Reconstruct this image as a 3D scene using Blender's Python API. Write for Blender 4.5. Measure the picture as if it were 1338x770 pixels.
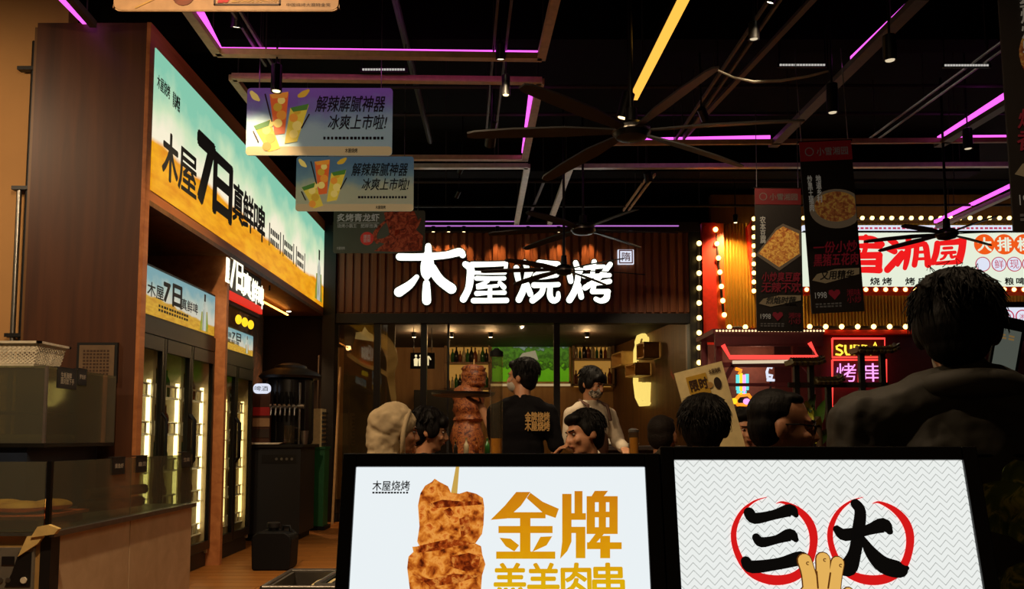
import bpy, bmesh, math, random
from mathutils import Vector, Matrix, Euler
random.seed(7)
scene = bpy.context.scene
COL = scene.collection
for _o in list(bpy.data.objects): bpy.data.objects.remove(_o)

# ---------------------------------------------------------------- camera
EYE = 1.2                      # camera height
FOC = 1100.0                   # focal length in pixels of the 1338 x 770 frame
PPX, PPY = 672.0, 484.0        # principal point
PITCH = math.atan(0.08)
cam_d = bpy.data.cameras.new('camera'); cam = bpy.data.objects.new('camera', cam_d); COL.objects.link(cam)
cam_d.sensor_fit = 'HORIZONTAL'; cam_d.sensor_width = 36.0; cam_d.lens = 36.0*FOC/1338.0
cam_d.shift_x = (669.0-PPX)/1338.0; cam_d.shift_y = (PPY-385.0)/1338.0
cam_d.clip_start = 0.05; cam_d.clip_end = 100
cam.location = (0, 0, EYE); cam.rotation_euler = (math.pi/2+PITCH, 0, 0)
scene.camera = cam
# ---------------------------------------------------------------- world, exposure
w = bpy.data.worlds.new('world'); scene.world = w; w.use_nodes = True
w.node_tree.nodes['Background'].inputs[0].default_value = (1.0, 0.62, 0.34, 1)
w.node_tree.nodes['Background'].inputs[1].default_value = 0.03
vs = scene.view_settings
vs.view_transform = 'Standard'; vs.look = 'None'; vs.exposure = 0.0; vs.gamma = 1.0; vs.use_curve_mapping = False

# ---------------------------------------------------------------- pixel -> place
def ray(px, py):
    u = (px-PPX)/FOC; v = (PPY-py)/FOC; c, s = math.cos(PITCH), math.sin(PITCH)
    return Vector((u, c-v*s, s+v*c))
def atY(px, py, Y): d = ray(px, py); return Vector((0, 0, EYE))+d*(Y/d.y)
def atX(px, py, X): d = ray(px, py); return Vector((0, 0, EYE))+d*(X/d.x)
def atZ(px, py, Z): d = ray(px, py); return Vector((0, 0, EYE))+d*((Z-EYE)/d.z)

# ---------------------------------------------------------------- materials
def lin(c):
    if isinstance(c, str): c = tuple(int(c[i:i+2], 16) for i in (0, 2, 4))
    return tuple((x/255/12.92 if x/255 <= .04045 else ((x/255+.055)/1.055)**2.4) for x in c)+(1,)
MAT = {}
def nodes_of(name):
    m = bpy.data.materials.new(name); m.use_nodes = True; MAT[name] = m
    nt = m.node_tree; return m, nt, nt.nodes['Principled BSDF'], nt.links
def N(nt, t, **kw):
    n = nt.nodes.new(t)
    for k, v in kw.items():
        if k.startswith('i_'): n.inputs[k[2:].replace('_', ' ')].default_value = v
        else: setattr(n, k, v)
    return n
def ramp(nt, stops):
    r = nt.nodes.new('ShaderNodeValToRGB'); e = r.color_ramp.elements
    while len(e) < len(stops): e.new(0.5)
    for i, (p, c) in enumerate(stops): e[i].position = p; e[i].color = lin(c)
    return r
def flat(name, col, rough=.5, metal=0.0, var=.12, scale=18, bump=.0, stretch=(1, 1, 1), spec=.5, coat=0):
    """plain paint / plastic / metal / cloth with a little noise variation"""
    m, nt, b, L = nodes_of(name); c = lin(col)
    tc = N(nt, 'ShaderNodeTexCoord'); mp = N(nt, 'ShaderNodeMapping'); mp.inputs['Scale'].default_value = stretch
    nz = N(nt, 'ShaderNodeTexNoise', i_Scale=scale, i_Detail=4.0)
    L.new(tc.outputs['Object'], mp.inputs['Vector']); L.new(mp.outputs[0], nz.inputs['Vector'])
    r = nt.nodes.new('ShaderNodeValToRGB'); e = r.color_ramp.elements
    e[0].position = .3; e[1].position = .7
    e[0].color = tuple(x*(1-var) for x in c[:3])+(1,); e[1].color = tuple(min(1, x*(1+var)) for x in c[:3])+(1,)
    L.new(nz.outputs[0], r.inputs[0]); L.new(r.outputs[0], b.inputs['Base Color'])
    b.inputs['Roughness'].default_value = rough; b.inputs['Metallic'].default_value = metal
    b.inputs['Specular IOR Level'].default_value = spec
    if coat: b.inputs['Coat Weight'].default_value = coat
    if bump:
        bp = N(nt, 'ShaderNodeBump', i_Strength=bump, i_Distance=.01)
        L.new(nz.outputs[0], bp.inputs['Height']); L.new(bp.outputs[0], b.inputs['Normal'])
    return m
def wood(name, a, bcol, axis='Z', scale=9, rough=.5):
    m, nt, b, L = nodes_of(name)
    tc = N(nt, 'ShaderNodeTexCoord'); mp = N(nt, 'ShaderNodeMapping')
    s = [scale, scale, scale]; s['XYZ'.index(axis)] = scale*.07; mp.inputs['Scale'].default_value = s
    nz = N(nt, 'ShaderNodeTexNoise', i_Scale=1.5, i_Detail=7.0, i_Distortion=.6)
    L.new(tc.outputs['Object'], mp.inputs[0]); L.new(mp.outputs[0], nz.inputs['Vector'])
    r = ramp(nt, [(.3, a), (.72, bcol)]); L.new(nz.outputs[0], r.inputs[0]); L.new(r.outputs[0], b.inputs['Base Color'])
    b.inputs['Roughness'].default_value = rough
    bp = N(nt, 'ShaderNodeBump', i_Strength=.12, i_Distance=.004); L.new(nz.outputs[0], bp.inputs['Height']); L.new(bp.outputs[0], b.inputs['Normal'])
    return m
def glow(name, col, s=1.0):
    m, nt, b, L = nodes_of(name)
    b.inputs['Base Color'].default_value = lin(col); b.inputs['Emission Color'].default_value = lin(col)
    b.inputs['Emission Strength'].default_value = s; b.inputs['Roughness'].default_value = .6
    b.inputs['Base Color'].default_value = (.01, .01, .01, 1) if s > .5 else tuple(x*.5 for x in lin(col)[:3])+(1,)
    return m
def printed(name, stops, scale=12, kind='noise', s=0.0, stretch=(1, 1, 1), detail=5, dist=.4):
    """mottled flat print (meat, noodles, foliage ...); s>0 when it is back-lit or has a glow painted in"""
    m, nt, b, L = nodes_of(name)
    tc = N(nt, 'ShaderNodeTexCoord'); mp = N(nt, 'ShaderNodeMapping'); mp.inputs['Scale'].default_value = stretch
    L.new(tc.outputs['Object'], mp.inputs[0])
    if kind == 'noise':
        t = N(nt, 'ShaderNodeTexNoise', i_Scale=scale, i_Detail=float(detail), i_Distortion=dist)
    else:
        t = N(nt, 'ShaderNodeTexVoronoi', i_Scale=scale)
    L.new(mp.outputs[0], t.inputs['Vector'])
    r = ramp(nt, stops); L.new(t.outputs[0], r.inputs[0])
    b.inputs['Roughness'].default_value = .55
    if s < .5: L.new(r.outputs[0], b.inputs['Base Color'])
    else: b.inputs['Base Color'].default_value = (.01, .01, .01, 1)
    if s: L.new(r.outputs[0], b.inputs['Emission Color']); b.inputs['Emission Strength'].default_value = s
    return m
def glass(name, tint='ffffff', refl=.09, rough=.02, milky=0.0, edge=.5):
    m = bpy.data.materials.new(name); m.use_nodes = True; MAT[name] = m; nt = m.node_tree; L = nt.links
    nt.nodes.remove(nt.nodes['Principled BSDF']); out = nt.nodes['Material Output']
    t = N(nt, 'ShaderNodeBsdfTransparent'); t.inputs[0].default_value = lin(tint)
    g = N(nt, 'ShaderNodeBsdfGlossy'); g.inputs['Roughness'].default_value = rough
    lw = N(nt, 'ShaderNodeLayerWeight', i_Blend=.25)
    mr = N(nt, 'ShaderNodeMapRange'); mr.inputs['To Min'].default_value = refl; mr.inputs['To Max'].default_value = edge
    mx = N(nt, 'ShaderNodeMixShader'); L.new(lw.outputs['Facing'], mr.inputs['Value']); L.new(mr.outputs[0], mx.inputs[0])
    L.new(t.outputs[0], mx.inputs[1]); L.new(g.outputs[0], mx.inputs[2])
    if milky:
        d = N(nt, 'ShaderNodeBsdfDiffuse'); d.inputs[0].default_value = lin('d8d0b8'); m2 = N(nt, 'ShaderNodeMixShader'); m2.inputs[0].default_value = milky
        L.new(mx.outputs[0], m2.inputs[1]); L.new(d.outputs[0], m2.inputs[2]); mx = m2
    L.new(mx.outputs[0], out.inputs['Surface'])
    return m
def sky_print(name, W, H, v0, v1, s, tops=('7fc4ae', 'b9dcb4', 'f1ecd0'), sand=('d07808', 'f5b02a'), amp=.04):
    """advert print: clouded sky over a golden field, panel-local x and z"""
    m, nt, b, L = nodes_of(name)
    tc = N(nt, 'ShaderNodeTexCoord'); sp = N(nt, 'ShaderNodeSeparateXYZ'); L.new(tc.outputs['Object'], sp.inputs[0])
    def M(op, a, c=None, d=None):
        n = N(nt, 'ShaderNodeMath', operation=op)
        for i, x in enumerate((a, c, d)):
            if x is None: continue
            if isinstance(x, (int, float)): n.inputs[i].default_value = x
            else: L.new(x, n.inputs[i])
        return n.outputs[0]
    u = M('DIVIDE', sp.outputs[0], W); v = M('DIVIDE', sp.outputs[2], H)
    n1 = N(nt, 'ShaderNodeTexNoise', i_Scale=3.0/H*.6, i_Detail=3.0); L.new(tc.outputs['Object'], n1.inputs['Vector'])
    n2 = N(nt, 'ShaderNodeTexNoise', i_Scale=2.2/H, i_Detail=5.0); L.new(tc.outputs['Object'], n2.inputs['Vector'])
    mp = N(nt, 'ShaderNodeMapping'); mp.inputs['Scale'].default_value = (4/H, 1, 14/H); L.new(tc.outputs['Object'], mp.inputs[0])
    n3 = N(nt, 'ShaderNodeTexNoise', i_Scale=1.0, i_Detail=4.0); L.new(mp.outputs[0], n3.inputs['Vector'])
    bound = M('ADD', M('ADD', M('MULTIPLY', u, v1-v0), v0), M('MULTIPLY', M('SUBTRACT', n1.outputs[0], .5), amp*4))
    below = M('MULTIPLY_ADD', M('SUBTRACT', bound, v), 25.0, .5)
    cl = M('MINIMUM', M('MAXIMUM', below, 0.0), 1.0)
    skyv = M('ADD', M('MULTIPLY', M('SUBTRACT', 1.0, v), 1.15), M('MULTIPLY', M('SUBTRACT', n2.outputs[0], .5), .9))
    r1 = ramp(nt, [(.12, tops[0]), (.42, tops[1]), (.66, tops[2])]); L.new(skyv, r1.inputs[0])
    r2 = ramp(nt, [(.3, sand[0]), (.65, sand[1])]); L.new(n3.outputs[0], r2.inputs[0])
    mx = N(nt, 'ShaderNodeMix', data_type='RGBA'); L.new(cl, mx.inputs[0]); L.new(r1.outputs[0], mx.inputs[6]); L.new(r2.outputs[0], mx.inputs[7])
    b.inputs['Roughness'].default_value = .5
    if s < .5: L.new(mx.outputs[2], b.inputs['Base Color'])
    else: b.inputs['Base Color'].default_value = (.01, .01, .01, 1)
    if s:
        L.new(mx.outputs[2], b.inputs['Emission Color']); b.inputs['Emission Strength'].default_value = s
    return m
def grad(name, stops, H, axis=2, s=0.0, rough=.5, nscale=0, namp=0, vor=False):
    """flat print with a colour run along one panel axis"""
    m, nt, b, L = nodes_of(name)
    tc = N(nt, 'ShaderNodeTexCoord'); sp = N(nt, 'ShaderNodeSeparateXYZ'); L.new(tc.outputs['Object'], sp.inputs[0])
    d = N(nt, 'ShaderNodeMath', operation='DIVIDE'); L.new(sp.outputs[axis], d.inputs[0]); d.inputs[1].default_value = H
    src = d.outputs[0]
    if nscale:
        nz = N(nt, 'ShaderNodeTexNoise', i_Scale=float(nscale), i_Detail=4.0); L.new(tc.outputs['Object'], nz.inputs['Vector'])
        q = N(nt, 'ShaderNodeMath', operation='MULTIPLY_ADD'); L.new(nz.outputs[0], q.inputs[0]); q.inputs[1].default_value = namp; q.inputs[2].default_value = -namp/2
        a = N(nt, 'ShaderNodeMath', operation='ADD'); L.new(src, a.inputs[0]); L.new(q.outputs[0], a.inputs[1]); src = a.outputs[0]
    r = ramp(nt, stops); L.new(src, r.inputs[0]); b.inputs['Roughness'].default_value = rough
    if s < .5: L.new(r.outputs[0], b.inputs['Base Color'])
    else: b.inputs['Base Color'].default_value = (.01, .01, .01, 1)
    if s: L.new(r.outputs[0], b.inputs['Emission Color']); b.inputs['Emission Strength'].default_value = s
    return m

# ---------------------------------------------------------------- mesh building
WM = {}                                       # name -> world matrix of each thing / part
class MB:
    def __init__(s): s.v = []; s.f = []
    def add(s, vs, fs):
        k = len(s.v); s.v += [tuple(v) for v in vs]; s.f += [tuple(i+k for i in f) for f in fs]; return s
    def box(s, lo, hi):
        (a, b, c), (d, e, f) = lo, hi
        return s.add([(a,b,c),(d,b,c),(d,e,c),(a,e,c),(a,b,f),(d,b,f),(d,e,f),(a,e,f)],
                     [(3,2,1,0),(4,5,6,7),(0,1,5,4),(1,2,6,5),(2,3,7,6),(3,0,4,7)])
    def bar(s, p, q, wd, ht, up=(0, 0, 1)):
        p = Vector(p); q = Vector(q); d = (q-p).normalized(); u = Vector(up); r = d.cross(u)
        if r.length < 1e-4: r = Vector((1, 0, 0))
        r.normalize(); u = r.cross(d).normalized(); r = r*wd/2; u = u*ht/2
        return s.add([p-r-u, p+r-u, p+r+u, p-r+u, q-r-u, q+r-u, q+r+u, q-r+u],
                     [(0,1,2,3),(7,6,5,4),(0,4,5,1),(1,5,6,2),(2,6,7,3),(3,7,4,0)])
    def tube(s, pts, rad, n=8, caps=True):
        pts = [Vector(p) for p in pts]; rads = rad if isinstance(rad, (list, tuple)) else [rad]*len(pts)
        k = len(s.v); t0 = None; u = None
        for i, p in enumerate(pts):
            t = (pts[min(i+1, len(pts)-1)]-pts[max(i-1, 0)])
            t = t.normalized() if t.length > 1e-9 else Vector((0, 0, 1))
            if u is None:
                u = t.cross(Vector((0, 0, 1)))
                if u.length < 1e-3: u = Vector((1, 0, 0))
                u.normalize()
            u = (u-t*u.dot(t)); u.normalize(); w_ = t.cross(u)
            for j in range(n):
                a = 2*math.pi*j/n; s.v.append(tuple(p+(u*math.cos(a)+w_*math.sin(a))*rads[i]))
        for i in range(len(pts)-1):
            for j in range(n):
                a = k+i*n+j; b = k+i*n+(j+1) % n; s.f.append((a, b, b+n, a+n))
        if caps:
            s.f.append(tuple(k+j for j in range(n))[::-1]); e = k+(len(pts)-1)*n; s.f.append(tuple(e+j for j in range(n)))
        return s
    def lathe(s, prof, c=(0, 0, 0), n=16, axis='Z'):
        k = len(s.v); c = Vector(c)
        for r, z in prof:
            for j in range(n):
                a = 2*math.pi*j/n; x, y = r*math.cos(a), r*math.sin(a)
                p = (x, y, z) if axis == 'Z' else ((x, -z, y) if axis == '-Y' else (z, x, y))
                s.v.append(tuple(c+Vector(p)))
        for i in range(len(prof)-1):
            for j in range(n):
                a = k+i*n+j; b = k+i*n+(j+1) % n; s.f.append((a, b, b+n, a+n))
        s.f.append(tuple(k+j for j in range(n))[::-1]); e = k+(len(prof)-1)*n; s.f.append(tuple(e+j for j in range(n)))
        return s
    def ell(s, c, r, n=12, m=8, rot=None):
        c = Vector(c); k = len(s.v)
        for i in range(1, m):
            ph = math.pi*i/m
            for j in range(n):
                a = 2*math.pi*j/n; p = Vector((r[0]*math.sin(ph)*math.cos(a), r[1]*math.sin(ph)*math.sin(a), r[2]*math.cos(ph)))
                if rot: p = rot @ p
                s.v.append(tuple(c+p))
        t = Vector((0, 0, r[2])); t = rot @ t if rot else t
        s.v.append(tuple(c+t)); s.v.append(tuple(c-t)); T = len(s.v)-2
        for i in range(m-2):
            for j in range(n):
                a = k+i*n+j; b = k+i*n+(j+1) % n; s.f.append((a, a+n, b+n, b))
        for j in range(n):
            s.f.append((T, k+j, k+(j+1) % n)); e = k+(m-2)*n; s.f.append((T+1, e+(j+1) % n, e+j))
        return s
    def cap(s, p, q, r0, r1, n=10):
        """rounded tapered capsule (closed)"""
        p = Vector(p); q = Vector(q); d = q-p
        if d.length < 1e-5: return s.ell(p, (r0, r0, r0))
        d.normalize(); pts = []; rr = []
        for a in (80, 50, 20): pts.append(p-d*r0*math.sin(math.radians(a))); rr.append(r0*math.cos(math.radians(a)))
        pts.append(p); rr.append(r0); pts.append(q); rr.append(r1)
        for a in (20, 50, 80): pts.append(q+d*r1*math.sin(math.radians(a))); rr.append(r1*math.cos(math.radians(a)))
        return s.tube(pts, rr, n)
    def poly(s, pts, y0, y1):
        """2-D outline (x, z) given thickness from y0 (front, towards -y) to y1"""
        n = len(pts); A = sum(pts[i][0]*pts[(i+1) % n][1]-pts[(i+1) % n][0]*pts[i][1] for i in range(n))
        if A < 0: pts = pts[::-1]
        k = len(s.v); s.v += [(x, y0, z) for x, z in pts]+[(x, y1, z) for x, z in pts]
        s.f.append(tuple(range(k, k+n))); s.f.append(tuple(range(k+2*n-1, k+n-1, -1)))
        for i in range(n): j = (i+1) % n; s.f.append((k+j, k+i, k+n+i, k+n+j))
        return s
    def disc(s, c, r, y0, y1, n=20, rz=None):
        rz = rz or r
        return s.poly([(c[0]+r*math.cos(2*math.pi*i/n), c[1]+rz*math.sin(2*math.pi*i/n)) for i in range(n)], y0, y1)
    def stroke(s, pts, y0, y1, n=6):
        """brush stroke: [(x, z, halfwidth)...] as one rounded ribbon"""
        if len(pts) > 2:            # Catmull-Rom through the given points
            q = [pts[0]]+list(pts)+[pts[-1]]; out = []
            for i in range(1, len(q)-2):
                for k in range(4):
                    t_ = k/4; out.append(tuple(.5*(2*b_+(c_-a_)*t_+(2*a_-5*b_+4*c_-d_)*t_*t_+(3*b_-a_-3*c_+d_)*t_**3) for a_, b_, c_, d_ in zip(q[i-1], q[i], q[i+1], q[i+2])))
            pts = out+[tuple(pts[-1])]
        P = [Vector((p[0], p[1])) for p in pts]; R = [p[2] for p in pts]; left = []; right = []
        def nrm(i):
            t = P[min(i+1, len(P)-1)]-P[max(i-1, 0)]; t.normalize(); return Vector((-t.y, t.x)), t
        for i in range(len(P)):
            nn, t = nrm(i); left.append(P[i]+nn*R[i]); right.append(P[i]-nn*R[i])
        n1, t1 = nrm(len(P)-1); n0, t0 = nrm(0)
        endc = [P[-1]+(n1*math.cos(a)+t1*math.sin(a))*R[-1] for a in [math.pi*k/n for k in range(1, n)]]
        stc = [P[0]+(-n0*math.cos(a)-t0*math.sin(a))*R[0] for a in [math.pi*k/n for k in range(1, n)]]
        for i in range(len(P)-1):       # one quad per segment keeps bends clean
            s.poly([tuple(left[i]), tuple(left[i+1]), tuple(right[i+1]), tuple(right[i])], y0, y1)
        s.poly([tuple(left[-1])]+[tuple(p) for p in endc]+[tuple(right[-1])], y0, y1)
        s.poly([tuple(right[0])]+[tuple(p) for p in stc]+[tuple(left[0])], y0, y1)
        return s
    def ringz(s, c, r0, r1, y0, y1, n=28, a0=0, a1=2*math.pi):
        k = len(s.v); full = abs(a1-a0-2*math.pi) < 1e-6; m = n if full else n+1
        for i in range(m):
            a = a0+(a1-a0)*i/n
            for r in (r0, r1):
                for y in (y0, y1): s.v.append((c[0]+r*math.cos(a), y, c[1]+r*math.sin(a)))
        for i in range(n):
            a = k+4*i; b = k+4*((i+1) % m)
            s.f += [(a, a+2, b+2, b), (a+1, b+1, b+3, a+3), (a+2, a+3, b+3, b+2), (a, b, b+1, a+1)]
        return s
def place(o, name, parent=None, M=None):
    COL.objects.link(o); M = M or Matrix.Identity(4)
    if parent is not None: o.parent = parent; WM[o.name] = WM[parent.name] @ M
    else: WM[o.name] = M.copy()
    o.matrix_basis = M
    return o
def tag(o, label=None, cat=None, group=None, kind=None, category=None):
    cat = cat or category
    if label: o['label'] = label
    if cat: o['category'] = cat
    if group: o['group'] = group
    if kind: o['kind'] = kind
    return o
def obj(name, mb, mat, parent=None, local=False, smooth=None, bevel=0, M=None, **tags):
    """one mesh object; world coordinates unless local=True"""
    me = bpy.data.meshes.new(name); me.from_pydata(mb.v, [], mb.f); me.update()
    if parent is not None and not local: me.transform(WM[parent.name].inverted())
    o = bpy.data.objects.new(name, me)
    me.materials.append(MAT[mat] if isinstance(mat, str) else mat)
    if smooth is not None:
        for p in me.polygons: p.use_smooth = True
        me.set_sharp_from_angle(angle=math.radians(smooth))
    place(o, name, parent, M)
    if bevel:
        bv = o.modifiers.new('bevel', 'BEVEL'); bv.width = bevel; bv.segments = 2; bv.limit_method = 'ANGLE'
    return tag(o, **tags)
def like(src, name, parent, M, **tags):
    """another piece sharing src's mesh"""
    o = bpy.data.objects.new(name, src.data); place(o, name, parent, M); return tag(o, **tags)
def thing(name, label, cat, loc=(0, 0, 0), rot=(0, 0, 0), group=None, kind=None):
    o = bpy.data.objects.new(name, None); o.empty_display_size = .05
    place(o, name, None, Matrix.Translation(loc) @ Euler(rot).to_matrix().to_4x4())
    return tag(o, label, cat, group, kind)
def T(x, y, z): return Matrix.Translation((x, y, z))
def B(lo, hi): return MB().box(lo, hi)
_tc = {}
def text_mb(body, x0, z0, x1, z1, y=-.004, depth=.002, bold=0.0, shear=0.0, spacing=1.0):
    key = (body, shear, spacing)
    if key not in _tc:
        c = bpy.data.curves.new('lettering', 'FONT'); c.body = body; c.shear = shear
        c.space_character = spacing; c.resolution_u = 3; c.space_line = .9
        o = bpy.data.objects.new('lettering', c); me = o.to_mesh()
        _tc[key] = ([tuple(v.co) for v in me.vertices], [tuple(p.vertices) for p in me.polygons])
        o.to_mesh_clear(); bpy.data.objects.remove(o); bpy.data.curves.remove(c)
    vs_, fs_ = _tc[key]
    xs = [v[0] for v in vs_]; zs = [v[1] for v in vs_]; ax, bx, az, bz = min(xs), max(xs), min(zs), max(zs)
    mb = MB(); n = len(vs_)
    V = [(x0+(v[0]-ax)/(bx-ax)*(x1-x0), z0+(v[1]-az)/(bz-az)*(z1-z0)) for v in vs_]
    hgt = (z1-z0)/(body.count('\n')+1); e = bold*hgt
    for ci, (dx, dz) in enumerate(((0, 0),)+(((-e, 0), (e, 0), (0, e), (0, -e), (e*.7, e*.7), (-e*.7, e*.7), (e*.7, -e*.7), (-e*.7, -e*.7)) if bold else ())):
        mb.add([(x+dx, y-ci*2e-5, z+dz) for x, z in V], fs_)
    return mb
def letters(name, parent, mat, body, x0, z0, x1, z1, **kw):
    return obj(name, text_mb(body, x0, z0, x1, z1, **kw), mat, parent, local=True)
def dashes(mb, x0, z0, x1, z1, y, rows=1, n=8, d=.0015):
    """print too small to read: short marks"""
    h = (z1-z0)/rows
    for r in range(rows):
        for i in range(n):
            a = x0+(x1-x0)*i/n; b = a+(x1-x0)/n*random.uniform(.55, .8); zz = z0+h*r
            mb.poly([(a, zz+h*.15), (b, zz+h*.15), (b, zz+h*.75), (a, zz+h*.75)], y, y+d)
    return mb
# ---------------------------------------------------------------- palette
wood('walnut_side', '3c1d0a', '562e13', 'Z', 7); wood('walnut_edge', 'a05c2c', 'c07a44', 'Y', 9)
wood('fascia_wood', '7a4020', '965628', 'Z', 12, .45); wood('plank_wood', '7c481a', 'aa6c28', 'X', 8, .4)
wood('laminate', 'c0a078', 'd2b48e', 'X', 5, .45); wood('interior_wood', '5a3a1a', '7c5428', 'Z', 8); wood('interior_back', '9a7040', 'b48a54', 'Z', 8)
wood('pale_wood', 'b08a58', 'c8a268', 'X', 8)
flat('black_ceiling', '0d0b09', .95, spec=.1); flat('black_metal', '141210', .35, .4); flat('black_paint', '100e0d', .5)
flat('dark_steel', '24211d', .4, .5); flat('steel', '9a968e', .3, .9); flat('tan_wall', 'b88850', .8, scale=2, var=.06)
flat('beige_bar', 'c8a070', .5); flat('white_bar', 'd8d0c0', .35); flat('grey_bar', '5a5048', .5); flat('pipe_dark', '2a2520', .6)
flat('white_plastic', 'd8cdb4', .5); flat('cream_board', 'd9c48c', .6); flat('red_paint', 'd42408', .5); flat('orange_red', 'd04a10', .5)
flat('dark_red', '4a0810', .6); flat('gold_metal', 'b88a30', .35, .7, stretch=(1, 1, .05)); flat('amber_metal', '8a5a28', .4, .5, stretch=(1, 1, .05))
flat('green_plastic', '0e5a2a', .5); flat('black_rubber', '080707', .6, spec=.2); flat('dark_brown', '241408', .7)
flat('bronze', '6a5a30', .45, .5); flat('tile_dark', '33281c', .6); flat('board_back', '8a7a5a', .6); flat('brown_dark_panel', '2e1d0e', .6)
flat('plate_white', 'd0c8b8', .4); flat('tray_black', '1c1510', .4); flat('navy_panel', '1a2436', .6); flat('label_black', '0c0b0b', .5)
flat('ink', '16130f', .6, var=0); flat('ink_brown', '3a2008', .6, var=0); flat('print_red', 'b01c1c', .6, var=.05); flat('print_white', 'c9bfa8', .6, var=0)
flat('print_gold', 'b08848', .6); flat('bottle_green', '2a5a24', .15); flat('bottle_amber', '6a3008', .15); flat('bottle_clear', 'a89878', .15); flat('bottle_dark', '1c1610', .15)
flat('cap_gold', 'c8a040', .3, .8); flat('leaf_green', '3a5a18', .45, var=.3); flat('leaf_dark', '1e3010', .45, var=.4, scale=30); flat('stem_brown', '3a2810', .7)
flat('pot_grey', '4a4640', .7); flat('stool_wood', '4a3018', .5); flat('table_top', '3c2614', .45); flat('leaf_yellow', '9a9a28', .45, var=.3)
printed('meat_model', [(.35, '3a1608'), (.48, '8a4420'), (.58, 'a8662e'), (.7, '5a2008')], 26, dist=1.6, detail=8)
printed('dough', [(.3, 'c88a3a'), (.7, 'e8b868')], 14); printed('salmon', [(.3, 'b04418'), (.7, 'd86a30')], 16)
glass('clear_glass', 'f4f4ee', .05); glass('shop_glass', 'e8e0d0', .03); glass('fridge_glass', 'f4f4ec', .02, .05, 0, .12); glass('tank_glass', 'c8ccb0', .06, .05, .08)
glass('tube_plastic', 'f4f0e6', .03, .04, .015, .3)
glow('purple_led', 'd850d0', 2.2); glow('purple_dim', 'a060b0', 1.2); glow('letter_face', 'fbfdee', 2.2); glow('bulb_warm', 'ffd070', 5.5); glow('bulb_small', 'ffd8a0', 1.5)
glow('yellow_lamp', 'ffb848', 1.25); glow('lamp_white', 'fff2d0', 6); glow('lamp_warm', 'ffe0a0', 3); glow('lamp_dim', 'f0dcb8', .8); glow('neon_red', 'ff4038', 1.6); glow('neon_yellow', 'ffd040', 1.6); glow('neon_pink', 'ff9af0', 1.5)
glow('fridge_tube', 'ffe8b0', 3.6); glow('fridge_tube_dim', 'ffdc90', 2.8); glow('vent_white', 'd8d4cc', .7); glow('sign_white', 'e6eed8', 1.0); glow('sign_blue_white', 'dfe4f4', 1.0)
glow('sign_red', 'ee1c1c', 1.0); glow('sign_orange', 'f05a18', 1.0); glow('sign_black', '181614', .3); glow('sign_pink', 'c83858', .9); glow('sign_brown', '5a1c10', .6)
glow('warm_glow', 'c89a50', .85); glow('neon_cream', 'ffee90', 1.6); glow('neon_gold', 'f8c820', 1.4); glow('neon_cyan', '60d8d8', 1.2); glow('neon_orange', 'ff9018', 1.3); glow('phone_screen', '6a7066', .45)
glow('phone_orange', '9a7a48', .5); glow('box_panel', 'eaf1f4', 1.0); glow('banner_white', 'f0e8d0', .6); glow('strip_red', 'e82818', .9)
glow('bright_letter', 'fbf6d8', 1.5)

# ---------------------------------------------------------------- the setting
FY = 12.2                                       # plane of the shop front
fl = obj('floor', B((-9, -2, -.06), (9, 22, -.004)), 'dark_brown', kind='structure')
tag(fl, 'warm brown wooden plank floor')
pk = None
for r in range(53):
    y = 2.6+r*.18
    for k in range(5):
        x = -3.9+k*1.45+(.65 if r % 2 else 0)*.9-.2
        if pk is None: pk = obj('plank', B((0, .003, -.004), (1.446, .177, .0)), 'plank_wood', fl, local=True, M=T(x, y, 0))
        else: like(pk, 'plank', fl, T(x, y, random.uniform(-.0012, 0)))
obj('ceiling', B((-9, -2, 5.0), (9, 22, 5.1)), 'black_ceiling', kind='structure')
obj('wall_left', B((-9, 6.75, 0), (-3.71, 6.9, 5.0)), 'tan_wall', kind='structure')
obj('wall_side', B((-4.2, 6.9, 0), (-4.1, 12.6, 5.0)), 'brown_dark_panel', kind='structure')
obj('wall_far', B((-9, 19.0, 0), (9, 19.1, 5.0)), 'black_ceiling', kind='structure')
obj('wall_side_far', B((9, -2, 0), (9.1, 22, 5.0)), 'black_ceiling', kind='structure')
obj('wall_behind', B((-4.1, 12.55, 0), (-2.78, 12.65, 5.0)), 'brown_dark_panel', kind='structure')

# ---- wooden beer cabinet framing the fridges, with its header
CX = -2.8
cab = thing('beer_cabinet', 'tall walnut cabinet framing the two beer fridges under the long lit sign', 'cabinet', (CX-.4, 9, 0))
obj('side_panel', B((-3.64, 6.2, 0), (CX+.0, 6.27, 4.36)), 'walnut_side', cab)
obj('edge_strip', B((CX, 6.19, 0), (CX+.03, 6.27, 4.36)), 'walnut_edge', cab)
obj('header', B((-3.64, 6.27, 3.0), (CX-.02, 12.1, 4.36)), 'walnut_edge', cab)
obj('header_trim', B((CX-.02, 6.27, 3.0), (CX+.03, 12.1, 3.08)), 'walnut_edge', cab)
obj('header_trim', B((CX-.02, 6.27, 4.2), (CX+.03, 12.1, 4.36)), 'walnut_edge', cab)
obj('soffit', B((-3.64, 6.27, 2.96), (CX+.03, 12.1, 3.0)), 'interior_wood', cab)
obj('divider', B((-3.64, 8.06, 0), (CX+.02, 8.12, 3.0)), 'walnut_edge', cab)
obj('back_panel', B((-3.7, 6.27, 0), (-3.64, 12.1, 4.36)), 'interior_wood', cab)
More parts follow.
